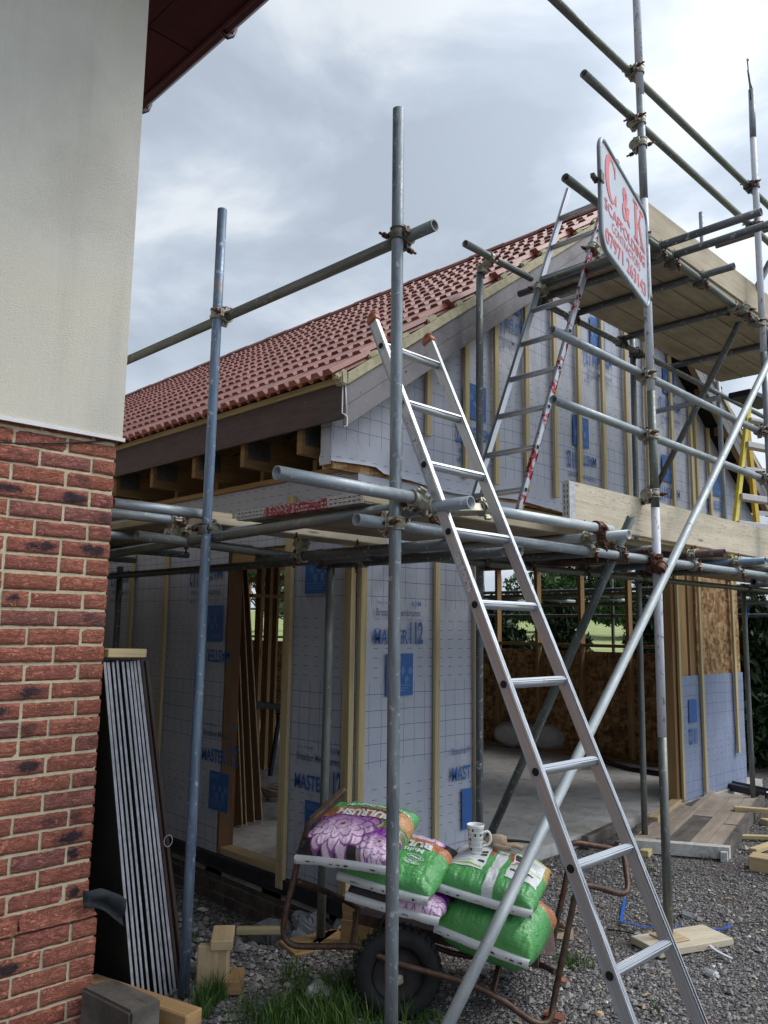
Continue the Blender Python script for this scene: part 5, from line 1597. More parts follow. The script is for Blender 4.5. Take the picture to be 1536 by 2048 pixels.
# tray under the bags
mb = MB()
c0, c1, c2, c3 = D_(705, 1822, 3.72), D_(1075, 1915, 3.6), D_(1090, 1855, 4.05), D_(800, 1790, 4.1)
dn = V((0, 0, -.05))
mb.face([c0, c1, c2, c3]); mb.face([c3+dn, c2+dn, c1+dn, c0+dn])
for a, b in ((c0, c1), (c1, c2), (c2, c3), (c3, c0)): mb.face([a+dn, b+dn, b, a])
mb.build('tray', M['rust_tube'], wb, bevel=.004, jitter=.006)
mb = MB(); a, b, c, d = D_(1062, 1905, 3.62), D_(1112, 1912, 3.7), D_(1105, 1835, 3.85), D_(1085, 1820, 3.8)
mb.face([a, b, c, d]); mb.face([d+dn*.1, c+dn*.1, b+dn*.1, a+dn*.1]); mb.build('tray_lip', M['galv_rust'], wb)
# wheel
wc = V((2.700, 2.612, .188)); wax = (RT.copy()*.0+V((.63, -.03, 0))).normalized()
wax = V((.66, .75, 0)).normalized()
m4 = Matrix((wax.cross(V((0, 0, 1))), V((0, 0, 1)), wax)).transposed().to_4x4(); m4.translation = wc
wh = thing('wheel', wc, None, None); wh.parent = wb; wh.location = V(wc)-WORLD['wheelbarrow']
bpy.data.objects.remove(wh)
mb = MB(); prof = []
for i in range(17):
    a = 2*math.pi*i/16; prof.append((.145+.045*math.cos(a), .045*math.sin(a)))
mb.lathe(prof, m4, 48)
for k in range(36):
    a = 2*math.pi*k/36
    for s_ in (-1, 1):
        c = m4 @ V((math.cos(a+.04*s_)*.188, math.sin(a+.04*s_)*.188, .018*s_)); rd = (m4.to_3x3() @ V((math.cos(a), math.sin(a), 0)))
        mb.beam(c-wax*.016, c+wax*.016, .012, .010, up=rd)
ty = mb.build('tyre', M['rubber'], wb)
mb = MB(); mb.lathe([(.108, -.035), (.106, -.028), (.095, -.012), (.03, -.02), (.022, -.045), (.0, -.045)], m4, 36); mb.lathe([(.0, .045), (.022, .045), (.03, .02), (.095, .012), (.106, .028), (.108, .035)], m4, 36)
mb.build('rim', M['rim_dark'], wb)
mb = MB(); mb.tube(wc-wax*.09, wc+wax*.09, .010, 10); mb.tube(wc-wax*.085, wc-wax*.07, .020, 6); mb.build('axle', M['coupler'], wb)

# ================================================================== COMPOST BAGS
def rotv(w_):
    th = w_.length
    return Matrix.Rotation(th, 3, w_) if th > 1e-9 else Matrix.Identity(3)
GR, GRD, OR_, WH, BK = (.085, .32, .10), (.06, .22, .065), (.42, .17, .08), (.62, .64, .66), (.02, .016, .02)
def flower(x, y, cx_, cy_, rad, sq=1.0):
    dx, dy = x-cx_, (y-cy_)*sq
    r_ = math.hypot(dx, dy)/rad; a = math.atan2(dy, dx)
    if r_ > 1.1: return None
    if r_ < .07: return (.16, .03, .12)
    back = max(0.0, min(1.0, .5+dy/rad*.9))        # rear petals are deep purple, front ones pale
    for rc, hl, n, off in ((.16, .12, 7, 0.0), (.38, .27, 10, .5), (.58, .34, 12, .1), (.74, .32, 13, .55)):
        k = round((a/(2*math.pi))*n-off)
        for kk in (k, k+1, k-1):
            ax_ = (kk+off)/n*2*math.pi
            d = (a-ax_+math.pi) % (2*math.pi)-math.pi
            al = (r_*math.cos(d)-rc)/hl; ac = r_*math.sin(d)/(rc*2*math.pi/n*.62)
            q = al*al+ac*ac
            if q < 1:
                pale = (.80-.10*ac*ac, .60, .76); deep = (.17, .03, .24)
                t = min(1, max(0, back*1.1+.30*(al*.5+.5)-.22))
                c = [pale[i]*(1-t)+deep[i]*t for i in range(3)]
                if q > .70: c = [c[0]*.36, c[1]*.16, c[2]*.42]
                if abs(ac) < .12 and al < .2: c = [v*.8 for v in c]
                if al < -.45: c = [c[0]*.9, c[1]*.75+.06, c[2]*.6]
                return tuple(c)
    return None
def art(kind, u, v, side):
    # u across the seal -1..1, v from the front seal (-1) to the back (+1)
    n = mnoise.noise(V((u*5, v*5, 2)))
    if side < 0:
        if kind == 'b1': return (.22, .07, .25) if mnoise.noise(V((u*2.4, v*3, 5))) > .08 else BK
        if kind == 'a1' and (abs(u+.1) < .10 or abs(u-.75) < .05): return WH
        return GR if kind != 'a2' else GRD
    if kind == 'a1':
        if v < .18+.06*n*0-.05*u*u:
            f = flower(u, v, -.20, -.20, .72, .82)
            if f: return f
            f = flower(u, v, .72, -.62, .42, .9)
            if f: return f
            if u > .35: return (.10+.05*n, .14+.06*n, .05) if n > 0 else (.30, .25, .20)
            return BK
        if v < .50-.05*u*u or (u > .78 and v < .62): return OR_ if u < .55 else (.48, .24, .10)
        return GR
    if kind == 'a2':
        if v < .25: return GR
        if v < .56: return OR_
        f = flower(u, v, .15, 1.1, .75, 1.0)
        return f if f else BK
    if kind == 'a3':
        f = flower(u, v, .55, -.7, .6, 1)
        return f if f else (BK if v < .4 else GR)
    if kind == 'b1':
        if abs(u-.06) < .105: return WH
        if .04 < abs(u-.06)-.105 < .12 and v > .2: return (.36, .10, .07) if v < .62 else GR
        if v > .72 and abs(u) > .5 or (v > .25 and abs(u) > .93): return (.50, .30, .10)
        return GR
    if kind == 'b2':
        if v > .45: return OR_
        if v > .70: return BK
        return GR if v > -.75 else (.09, .33, .09)
    return GR
def bag(kind, center, rot3, L, W, T, label, seed, seal_up=.0, sag=.0):
    r = random.Random(seed)
    NU, NV = 150, 124
    o = thing('compost_bag', V(center)-V((0, 0, T)), label, 'compost bag', 'compost bags on the wheelbarrow')
    def surf(u, v, side, off=0.0):
        rk = 1-abs(v)**9
        # pillow: corners pinched, middle full
        e = max(0.0, (1-abs(u)**4.6))**.52*max(0.0, (1-abs(v)**5.0))**.48
        pinch = 1-.05*(1-abs(u)**2)*0-.045*(abs(v)**3)*(1-abs(u))*0
        x = u*L/2*(1-.05*(1-v*v)*0+.03*(1-v*v)); y = v*W/2*(1+.03*(1-u*u))
        x += .007*mnoise.noise(V((u*2, v*4, seed)))
        rid = .010*mnoise.noise(V((u*3.2+seed, v*3.2, 1)))*1.2+.0055*mnoise.noise(V((u*15, v*4, seed)))*(abs(v)**1.5)+.0045*mnoise.noise(V((u*5, v*15, seed+4)))*(abs(u)**1.5)
        rid *= rk
        z = side*T/2*e + (rid*side if side > 0 else rid*.4) - sag*(u*u)
        if side > 0: z += off
        return V((x, y, z))
    mat = rot3.to_4x4(); mat.translation = V(center)
    for side in (1,):
        pass
    mb = MB(); cols = []
    idx = {}
    for side in (1, -1):
        for j in range(NV+1):
            for i in range(NU+1):
                u, v = -1+2*i/NU, -1+2*j/NV
                if side == -1 and (i in (0, NU) or j in (0, NV)): idx[(side, i, j)] = idx[(1, i, j)]; continue
                idx[(side, i, j)] = len(mb.v); mb.v.append(tuple(mat @ surf(u, v, side)))
                cols.append(art(kind, u, v, side))
        for j in range(NV):
            for i in range(NU):
                q = [idx[(side, i, j)], idx[(side, i+1, j)], idx[(side, i+1, j+1)], idx[(side, i, j+1)]]
                if side < 0: q.reverse()
                mb.f.append(q); mb.uv.append([(0, 0)]*4); mb.sm.append(True); mb.mi.append(0)
    b = mb.build('sack', M['bag'], o)
    a = b.data.attributes.new('art', 'FLOAT_COLOR', 'POINT'); a.data.foreach_set('color', [c for q in cols for c in (*q, 1.0)])
    # welded seal flap along the front edge
    mb = MB(); n = 60; fl = .024
    for k in range(n+1):
        u = -1+2*k/n
        e = surf(u, -1, 1)
        wv = .003*mnoise.noise(V((u*3, seed, 3)))+.0018*mnoise.noise(V((u*22, seed, 5)))
        mb.v.append(tuple(mat @ (e+V((0, .003, .004)))))
        mb.v.append(tuple(mat @ (e+V((0, -.014, .002+wv+seal_up*.5)))))
        mb.v.append(tuple(mat @ (e+V((0, -.020+.002*mnoise.noise(V((u*12, seed, 9))), -.026+wv*1.8+seal_up)))))
        mb.v.append(tuple(mat @ (e+V((0, -.017, -.028+wv*1.8+seal_up)))))
    for k in range(n):
        for q in range(3):
            i0 = k*4+q; mb.f.append([i0+1, i0, i0+4, i0+5]); mb.uv.append([(0, 0)]*4); mb.sm.append(True); mb.mi.append(0)
    rj = random.Random(seed+3); xq = -.99
    while xq < .97:          # dark torn crinkles along the weld
        wq = rj.uniform(.02, .09)
        if rj.random() < .22:
            P_ = [mat @ (surf(max(-1, min(1, uu)), -1, 1)+V((0, -.0205-.0012*ss_, -.012+ss_*.0022+rj.uniform(-.005, .005)))) for uu, ss_ in ((xq, -1), (xq+wq, -1), (xq+wq, 1), (xq, 1))]
            mb.face(P_, mi=1)
        xq += wq
    mb.build('seal', [M['bag_white'], M['bag_black']], o)
    def on(x, y, off=.004):
        u, v = x/.265, y/.212
        return mat @ (surf(max(-.99, min(.99, u)), max(-.99, min(.99, v)), 1, off))
    mb = MB()
    def tx(s_, size, cx_, cy_, w_, mi=0, bold=.0008, rot=True):
        add_text(mb, s_, size, lambda x, y: on(x, y), bold=bold, ctr=(cx_, cy_), rot=rot, target_w=w_, mi=mi)
    if kind == 'a1':
        tx('BULRUSH', .062, .02, W*.155, .30, bold=.003); tx('PROFESSIONAL', .022, .08, W*.225, .20, mi=1)
        tx('Multi-Purpose', .045, .03, W*.33, .30, bold=.001); tx('Compost', .026, .03, W*.40, .12)
        tx('Multi-Purpose', .03, .20, W*.36, .09)
    if kind == 'a2':
        tx('BULRUSH', .06, -.02, W*.17, .36, bold=.003); tx('PROFESSIONAL', .022, .0, W*.24-.02, .24, mi=1)
        tx('Multi-Purpose', .045, -.02, W*.03, .30, bold=.001)
        tx('GO TO', .02, .11, -W*.22, .05); tx('WHEN YOU', .02, .11, -W*.27, .09)
        pts = [on(.11+.045*math.cos(a)*1.0, -W*.12+.018*math.sin(a)) for a in [2*math.pi*i/20 for i in range(20)]]
        mb.path(pts, .0016, 6, closed=True); tx('peat', .022, .11, -W*.12, .06)
    if kind == 'b1':
        def rect(x0, x1, y0, y1, mi, off=.003):
            nn, mm = 10, 10
            for i in range(nn):
                for j in range(mm):
                    xa, xb = x0+(x1-x0)*i/nn, x0+(x1-x0)*(i+1)/nn; ya, yb = y0+(y1-y0)*j/mm, y0+(y1-y0)*(j+1)/mm
                    mb.face([on(xa, ya, off), on(xb, ya, off), on(xb, yb, off), on(xa, yb, off)], mi=mi, smooth=True)
        rect(-.238, -.048, -.115, .15, 0); rect(.078, .243, -.115, .15, 0)
        rect(-.232, -.054, -.098, -.086, 2, .0045); rect(.084, .237, .005, .012, 2, .0045); rect(.084, .237, .125, .135, 2, .0045)
        for x0, y0 in ((-.088, .045), (-.088, .015), (-.088, -.045)): rect(x0-.005, x0+.030, y0, y0+.020, 1, .0045)
        rect(.085, .155, .06, .115, 1, .0045); rect(.095, .130, .025, .048, 3, .005)
        for q in range(6): rect(-.230, -.11-.01*(q % 3), -.065+.018*q, -.062+.018*q, 4, .0045)
        for q in range(5): rect(.165, .232-.01*(q % 2), .03+.017*q, .033+.017*q, 4, .0045)
        tx('Multi-Purpose', .026, .15, -.045, .12, mi=1, bold=.0015); tx('Compost', .022, .15, -.068, .07, mi=1)
    if kind == 'b2':
        tx('www.bulrush.co.uk', .03, -.07, -W*.10, .22); tx('GO TO', .02, .13, -W*.12, .05); tx('WHEN YOU', .02, .13, -W*.18, .08)
    if mb.v: mb.build('printing', [M['bag_white'], M['bag_black'], M['blue_strap'] if False else M['lime'], M['sign_red'], M['bag_grey']], o)
    return o, on, mat
M['lime'] = simple('lime_green_print', (.30, .52, .10), .4, bump=0)
M['bag_grey'] = simple('grey_small_print', (.38, .40, .42), .4, bump=0)
def basis(xd, yd):
    x = V(xd).normalized(); y = V(yd); y = (y-x*y.dot(x)).normalized(); z = x.cross(y)
    return Matrix((x, y, z)).transposed()
def pose(c, k=.9): return CAM+(V(c)-CAM)*k
BA3, onA3, _ = bag('a3', pose((3.355, 3.192, .283), .838), basis((.43, -.89, -.13), (.88, .38, .18)), .43, .35, .115, 'bottom bag of the left stack, showing a pink flower corner and a long white seal', 3)
BA2, onA2, _ = bag('a2', pose((3.334, 3.218, .400), .834), basis((.37, -.92, -.12), (.9, .33, .26)), .43, .37, .145, 'middle bag of the left stack, green front under the flower printed one', 2)
BA1, onA1, _ = bag('a1', pose((2.948, 3.136, .622), .888), basis((.34, -.94, .02), (.88, .33, .34)), .445, .375, .15, 'top bag of the left stack, printed with a big purple dahlia and upside-down lettering', 1, sag=.01)
BB2, onB2, _ = bag('b2', pose((3.685, 2.83, .110), .834), basis((.30, -.94, -.16), (.95, .27, .12)), .43, .38, .225, 'bottom bag of the right stack, plain bright green with a web address', 5)
BB1, onB1, mB1 = bag('b1', pose((3.613, 2.789, .362), .851), basis((.39, -.91, -.14), (.91, .36, .18)), .43, .365, .145, 'top bag of the right stack, white label panels upward and a mug standing on it', 4)

# mug
mc = onB1(-.13, .045, .0)
mt = Matrix.Translation(mc)
mb = MB()
mb.lathe([(0, .0), (.026, .0), (.029, .003), (.0315, .03), (.0345, .07), (.039, .118), (.0405, .125), (.0392, .1262), (.037, .124), (.033, .07), (.029, .012), (0, .010)], mt, 40)
mug = mb.build('mug', M['ceramic'])
WORLD[mug.name] = WORLD[mug.name]
tag(mug, 'tall white mug with black doodles standing on the label side of a compost bag', 'mug')
hd = (RT*.95+V((0, 0, 0))).normalized(); hd.z = 0; hd.normalize()
mb = MB(); mb.path(smooth([mc+hd*.034+V((0, 0, .090)), mc+hd*.058+V((0, 0, .094)), mc+hd*.070+V((0, 0, .070)), mc+hd*.062+V((0, 0, .042)), mc+hd*.032+V((0, 0, .030))], 6), .0055, 10); mb.build('handle', M['ceramic'], mug)
mb = MB(); rr = random.Random(4)
vd = (CAM-mc); vd.z = 0; vd.normalize(); a0 = math.atan2(vd.y, vd.x)
for row in range(5):
    for k in range(7):
        a = a0+(k-3)*.36+rr.uniform(-.05, .05); z = .022+row*.021
        rad = .0298+z*.078+.0006
        kind_ = rr.choice(['o', 'l', 'r', 'v'])
        def onm(dx, dz): return mc+V((math.cos(a+dx/rad)*rad, math.sin(a+dx/rad)*rad, z+dz))
        if kind_ == 'o': mb.path([onm(.0055*math.cos(t), .0065*math.sin(t)) for t in [i*math.pi/4 for i in range(8)]], .0006, 4, closed=True)
        elif kind_ == 'l': mb.path([onm(-.005, -.006), onm(0, .006), onm(.005, -.004)], .0006, 4)
        elif kind_ == 'r': mb.path([onm(-.005, -.006), onm(-.005, .006), onm(.005, .006), onm(.005, -.006)], .0006, 4, closed=True)
        else: mb.face([onm(-.004, -.007), onm(.004, -.007), onm(.004, .006), onm(-.004, .006)])
mb.build('doodles', M['ink'], mug)
# work glove behind the mug
gl = thing('work_glove', onB1(-.05, .15, .0), 'dirty tan work glove lying behind the mug', 'glove')
mb = MB()
gc = V(WORLD[gl.name])+V((0, 0, .016)); gx = V((.80, -.60, -.05)).normalized(); gy = V((.6, .8, 0))
mb.lathe([(0, -.055), (.03, -.05), (.045, -.02), (.048, .02), (.04, .05), (0, .058)], Matrix.Translation(gc) @ gx.to_track_quat('Z', 'Y').to_matrix().to_4x4() @ Matrix.Diagonal((.42, 1.0, 1, 1)), 20)
for k in range(4):
    o_ = gy*(-.032+.021*k); L_ = [.07, .085, .08, .062][k]
    mb.path(smooth([gc+o_+gx*.035, gc+o_*1.15+gx*(.05+L_*.5)+V((0, 0, .006)), gc+o_*1.2+gx*(.045+L_)-V((0, 0, .004))], 5), .0105, 10)
mb.path(smooth([gc-gy*.03-gx*.02, gc-gy*.062+gx*.02, gc-gy*.07+gx*.055], 5), .0115, 10)
mb.path(smooth([gc-gx*.05, gc-gx*.10+V((0, 0, .004))], 5), [.040]*6 if False else .018, 12)
mb.build('glove', M['leather'], gl, jitter=.003)
mb = MB(); mb.path(smooth([gc+gx*.02+V((0, 0, .022)), gc+gx*.11+V((0, 0, .02)), gc+gx*.20+V((0, 0, .012))], 4), .006, 8); mb.build('strap', M['rubber'], gl)

# ================================================================== LEANING PANELS IN THE ALLEY
nms = ['first', 'second', 'third', 'fourth', 'fifth', 'sixth', 'seventh', 'eighth', 'ninth']
for i in range(9):
    bx = 1.940+.0270*i + (.006 if i > 4 else 0)+random.uniform(-.0035, .0035); tx_ = 1.700+.0225*i+(.004 if i > 4 else 0)+random.uniform(-.003, .003)
    y0 = 3.47+.004*i+random.uniform(-.006, .006)
    zt_ = 1.485+random.uniform(-.006, .006)
    t = thing('fibre_board', (bx, y0+.3, .02), nms[i]+' white edged panel from the house in the stack leaning in the alley', 'panel', 'white edged panels leaning in the alley')
    mb = MB(); mb.beam((bx, y0+.3, .0-.02), (tx_, y0+.3, zt_), .60, .0125, up=(1, 0, .1)); mb.build('board_face', M['panel_face'], t)
    mb = MB(); mb.beam((bx, y0-.0015, -.02), (tx_, y0-.0015, zt_), .003, random.uniform(.0105, .0135), up=(1, 0, .1)); mb.build('edge', M['panel_edge'], t, jitter=.0014)
for i in range(2):
    bx = 2.195+.030*i; tx_ = 1.915+.026*i
    mb = MB(); mb.beam((bx, 3.53+.35, -.03), (tx_, 3.53+.35, 1.49-.004*i), .70, .016, up=(1, 0, .1))
    tag(mb.build('leaning_board', M['brownboard'], bevel=.002), ('brown board next to the white edged stack' if i == 0 else 'outermost brown board of the leaning stack, nearest the doorway'), 'board', 'brown boards leaning in the alley')
a = at(1, 3.50, 207, 1306); b = at(1, 3.50, 284, 1306)
mb = MB(); mb.beam(a, b, .09, .038, up=(0, 0, 1)); tag(mb.build('timber_batten', M['timber'], bevel=.003), 'short pale batten laid across the tops of the leaning panels', 'batten')
mb = MB()
for s_ in (0, 1): mb.path([V((1.99+.10*s_, 3.515, .66))+V((.022*math.cos(t), .0, .026*math.sin(t))) for t in [i*math.pi/6 for i in range(12)]], .0012, 5, closed=True)
tag(mb.build('string_loop', M['white_trim']), 'thin pale string looped round the brown boards', 'string')
# torn felt at the house corner
mb = MB(); c = at(1, 3.39, 205, 1800); i0 = 0; n = 8
for i in range(n+1):
    for j in range(n+1):
        u, v = i/n, j/n
        x = c.x-.10+.20*u; z = c.z+.060-.115*v*(.6+.4*u)-.06*u+.02*math.sin(u*4)
        mb.v.append((x+.01*v, c.y-.02+.05*mnoise.noise(V((u*2, v*2, 1)))+.03*u*v, z+.012*mnoise.noise(V((u*3, v*3, 7)))))
for i in range(n):
    for j in range(n):
        k = i*(n+1)+j; mb.f.append([k, k+1, k+n+2, k+n+1]); mb.uv.append([(0, 0)]*4); mb.sm.append(True); mb.mi.append(0)
fo = mb.build('felt_scrap', M['felt']); so2 = fo.modifiers.new('thick', 'SOLIDIFY'); so2.thickness = .004
tag(fo, 'curled scrap of black felt sticking out at the brick corner', 'felt scrap')
# sleepers and timbers at the lower left
a = at(2, .17, 200, 1935); b = at(2, .17, 255, 2040)
mb = MB(); mb.beam((1.70, 3.36, .10), (1.745, 3.035, .10), .14, .20); tag(mb.build('sleeper', M['sleeper'], bevel=.010, bseg=2, jitter=.008), 'thick weathered grey sleeper against the brick plinth', 'sleeper')
mb = MB(); mb.beam((1.79, 3.62, .06), (1.955, 3.02, .06), .09, .12); tag(mb.build('timber_beam', M['timber_dk'], bevel=.006, jitter=.004), 'brown timber lying beside the grey sleeper under the leaning panels', 'timber')
# upright blocks by the blue flecked post
c = at(2, .0, 428, 1985)
chunk('timber_block', (c.x-.015, c.y+.03, 0), (.045, .10, .20), 40, 'upright pale timber offcut in the grass right of the blue flecked post', 'offcut', 'offcut')
chunk('timber_block', (c.x+.035, c.y-.005, 0), (.05, .06, .192), 40, 'square upright timber offcut touching the wider upright one', 'offcut', 'offcut')
chunk('timber_block', (c.x+.05, c.y+.02, .195), (.17, .10, .045), 52, 'flat timber offcut lying on top of the upright offcuts', 'offcut', 'offcut', ry=-4)
chunk('timber_block', (c.x+.09, c.y-.02, 0), (.16, .09, .06), 50, 'low timber offcut half hidden in grass at the foot of the upright ones', 'offcut', 'timber_dk')
cc = at(2, -.03, 520, 1860)
chunk('timber_strip', (cc.x, cc.y, -.05), (.26, .05, .035), -42, 'yellowish timber strip on the stones between post and wheelbarrow', 'offcut', 'timber')
for i, (px, py, L_, rz, lb, m_) in enumerate([(650, 1880, .22, 20, 'thin split timber scrap at the foot of the shaded standard', 'timber_dk'), (690, 1875, .2, 60, 'orange-brown scrap of wood just behind the barrow frame', 'brownish'), (740, 1925, .22, 70, 'broken stick on the grass beside the wheel', 'offcut')]):
    c = at(2, .0, px, py); M['brownish'] = M['timber_dk']
    chunk('wood_scrap', c, (L_, .05, .02), rz, lb, 'wood scrap', m_)
mb = MB(); cb = at(0, 3.1, 700, 1840)
for z0 in (0, .13):
    mb.beam((3.08, 3.40-z0*.1, .06+z0*1.0), (3.30, 2.98-z0*.1, .06+z0*1.0), .02, .12, up=(0, 0, 1))
o = mb.build('timber_crate', M['timber_dk'], bevel=.002); tag(o, 'dark slatted timber box side standing behind the wheelbarrow', 'box')
# things on the far ground to the right
q = [at(2, .09, 1243, 1680), at(2, .09, 1458, 1697), at(2, .09, 1530, 1592), at(2, .09, 1385, 1572)]
pn = thing('door_panel', q[0], 'old panelled door lying flat on the gravel beside the slab', 'door')
mb = MB()
def quad(a, b, c_, d, z0, z1):
    P = [V((p.x, p.y, z0)) for p in (a, b, c_, d)]+[V((p.x, p.y, z1)) for p in (a, b, c_, d)]
    L1 = (P[1]-P[0]).length; L2_ = (P[3]-P[0]).length
    mb.face([P[4], P[5], P[6], P[7]], [(0, 0), (0, L1), (L2_, L1), (L2_, 0)])
    for i, j in ((0, 1), (1, 2), (2, 3), (3, 0)):
        mb.face([P[i], P[j], P[j+4], P[i+4]], [(0, 0), ((P[j]-P[i]).length, 0), ((P[j]-P[i]).length, .05), (0, .05)])
def lp(u, v): return q[0].lerp(q[1], u).lerp(q[3].lerp(q[2], u), v)
quad(lp(.04, .03), lp(.96, .03), lp(.96, .97), lp(.04, .97), .03, .062); mb.build('sheet', M['ply'], pn)
for ua, ub_, va_, vb_ in ((.055, .17, .04, .97), (.176, .295, .04, .62), (.178, .295, .63, .97), (.375, .60, .04, .47), (.372, .60, .478, .97), (.606, .76, .04, .97), (.766, .925, .04, .38), (.766, .925, .388, .97)):
    mb = MB(); zz_ = .078+random.uniform(-.004, .005); quad(lp(ua, va_), lp(ub_, va_+random.uniform(0, .006)), lp(ub_, vb_), lp(ua, vb_), .05, zz_)
    off_ = random.uniform(0, 9); mb.uv = [[(a_+off_, b_+off_*3) for a_, b_ in q_] for q_ in mb.uv]
    mb.build('plank', M[random.choice(['ply', 'ply', 'sleeper'])], pn, bevel=.003)
mb = MB(); quad(lp(0, 0), lp(1, 0), lp(1, .035), lp(0, .035), .01, .095); mb.build('end_rail', M['white_paint'], pn, bevel=.003)
mb = MB(); quad(lp(.93, .037), lp(1, .037), lp(1, 1), lp(.93, 1), .01, .097); mb.build('side_rail', M['sleeper'], pn, bevel=.003)
mb = MB(); quad(lp(0, .037), lp(.05, .037), lp(.05, 1), lp(0, 1), .01, .097); mb.build('side_rail', M['sleeper'], pn, bevel=.003)
mb = MB(); quad(lp(.30, .037), lp(.37, .037), lp(.37, 1), lp(.30, 1), .03, .105); mb.build('middle_rail', M['ply'], pn, bevel=.003)
for u in (.02, .96):
    mb = MB(); quad(lp(u-.03, -.02), lp(u+.03, -.02), lp(u+.03, .03), lp(u-.03, .03), .0, .07); mb.build('foot_block', M['white_paint'], pn, bevel=.012, bseg=2)
a = at(2, .06, 1205, 1660); b = at(2, .06, 1420, 1560)
mb = MB(); mb.beam(at(2, .05, 1170, 1685), at(2, .05, 1232, 1655), .06, .09); tag(mb.build('timber_block', M['sleeper'], bevel=.006), 'grey timber block against the broken edge of the slab', 'offcut')
mb = MB(); mb.beam(at(2, .09, 1305, 1640), at(2, .09, 1388, 1577), .09, .05); tag(mb.build('timber_beam', M['offcut'], bevel=.003), 'reddish timber between the slab and the old door', 'timber')
for (x0, y0, x1, y1, w_, h_, lb) in [(1468, 1617, 1560, 1624, .07, .04, 'pale stick resting on the old door at the right edge'), (1478, 1673, 1570, 1676, .05, .03, 'thin pale stick right of the old door'), (1505, 1702, 1570, 1680, .06, .035, 'short pale stick lying below the thin one'), (1528, 1645, 1580, 1640, .09, .05, 'stubby yellow offcut at the right edge behind the sticks')]:
    mb = MB(); mb.beam(at(2, .10 if 'resting' in lb else .03, x0, y0), at(2, .10 if 'resting' in lb else .03, x1, y1), w_, h_); tag(mb.build('timber_strip', M['timber'], bevel=.003), lb, 'offcut', 'offcuts at the right edge')
mb = MB(); mb.beam(at(2, .05, 1502, 1722), at(2, .05, 1600, 1738), .16, .10); tag(mb.build('timber_block', M['offcut'], bevel=.004), 'thick pinkish timber block at the right edge', 'offcut', 'offcuts at the right edge')
c = at(2, .0, 1292, 1712); chunk('packing_block', (c.x, c.y, 0), (.10, .07, .05), 10, 'small yellow packing block under the muddy sole board', 'offcut', 'timber')
# straps
def strap(pts, name, mat, label, w_=.016):
    P = smooth([at(2, .022, *p) for p in pts], 4)
    mb = MB()
    for a, b in zip(P, P[1:]):
        t = (b-a).normalized(); s_ = t.cross(V((0, 0, 1)))*w_/2
        z = V((0, 0, .006*mnoise.noise(a*9)))
        mb.face([a-s_+z, b-s_+z, b+s_+z, a+s_+z]); mb.face([a+s_+z-V((0, 0, .0015)), b+s_+z-V((0, 0, .0015)), b-s_+z-V((0, 0, .0015)), a-s_+z-V((0, 0, .0015))])
    tag(mb.build(name, M[mat]), label, 'strap')
strap([(1250, 1795), (1246, 1820), (1243, 1840), (1252, 1845), (1290, 1853), (1345, 1856), (1440, 1857), (1452, 1856), (1462, 1850)], 'packing_strap', 'blue_strap', 'blue plastic packing strap bent across the gravel')
strap([(1415, 1886), (1432, 1900), (1464, 1916)], 'packing_strap', 'white_strap', 'short white plastic strap on the gravel')
strap([(1414, 1886), (1424, 1880), (1432, 1878)], 'packing_strap', 'white_strap', 'white plastic scrap at the end of the short white strap', .02)
mb = MB(); mb.path(smooth([at(2, .02, *p) for p in ((1215, 1858), (1270, 1868), (1340, 1888), (1412, 1888))], 4), .004, 6); tag(mb.build('cable', M['black_plastic']), 'thin black cable on the gravel behind the pale sole board', 'cable')
mb = MB(); mb.path(smooth([at(2, .02, *p) for p in ((1465, 1848), (1500, 1845), (1560, 1847))], 4), .002, 5); tag(mb.build('wire', M['rubber']), 'thin dark wire trailing right from the blue strap', 'wire')
# bits and stones
bits = [(1276, 1873, .035, 'rubble', 'brownish stone beside the black cable'), (1423, 1948, .035, 'white_trim', 'white plaster lump by the pale sole board'), (1374, 1833, .04, 'rubble', 'pale flat stone above the blue strap'), (1460, 1648, .04, 'white_trim', 'white lump beside the old door corner'),
        (1108, 2035, .045, 'redbrown', 'piece of red brick at the bottom by the barrow leg'), (1125, 1965, .03, 'redbrown', 'small orange brick chip behind the barrow leg'), (1405, 2040, .03, 'redbrown', 'small pink brick chip at the bottom right'), (1200, 2030, .02, 'offcut', 'pale wood chip at the bottom between the ladder feet')]
for px, py, s_, m_, lb in bits:
    c = at(2, .01, px, py); mb = MB()
    m4 = Matrix.Translation(c) @ Matrix.Rotation(random.uniform(0, 3), 4, V((.3, .2, 1)).normalized()); mb.box((s_*2, s_*1.5, s_), m4)
    tag(mb.build('rubble_piece', M[m_], bevel=s_*.3, bseg=2, jitter=s_*.25), lb, 'rubble')
c = at(2, .01, 1125, 1868)
mb = MB(); mb.box((.16, .12, .004), Matrix.Translation(c) @ Matrix.Rotation(.6, 4, 'Z')); mb.box((.07, .12, .004), Matrix.Translation(c+V((.03, .06, .03))) @ Matrix.Rotation(.8, 4, 'Y')); tag(mb.build('cardboard_scrap', M['leather'], jitter=.006), 'flat scrap of brown card behind the right compost stack', 'card scrap')
c = at(2, .05, 640, 1985)
mb = MB(); mb.box((.13, .09, .05), Matrix.Translation(c) @ Matrix.Rotation(.5, 4, 'Z') @ Matrix.Rotation(.4, 4, 'X')); tag(mb.build('wrapper', M['paper'], bevel=.008, jitter=.012), 'crumpled white wrapper lying in the grass', 'wrapper')
for i in range(9):
    px, py = 380+i*22+random.uniform(-8, 8), 1935+random.uniform(-25, 25)
c = at(2, .0, 385, 1945)
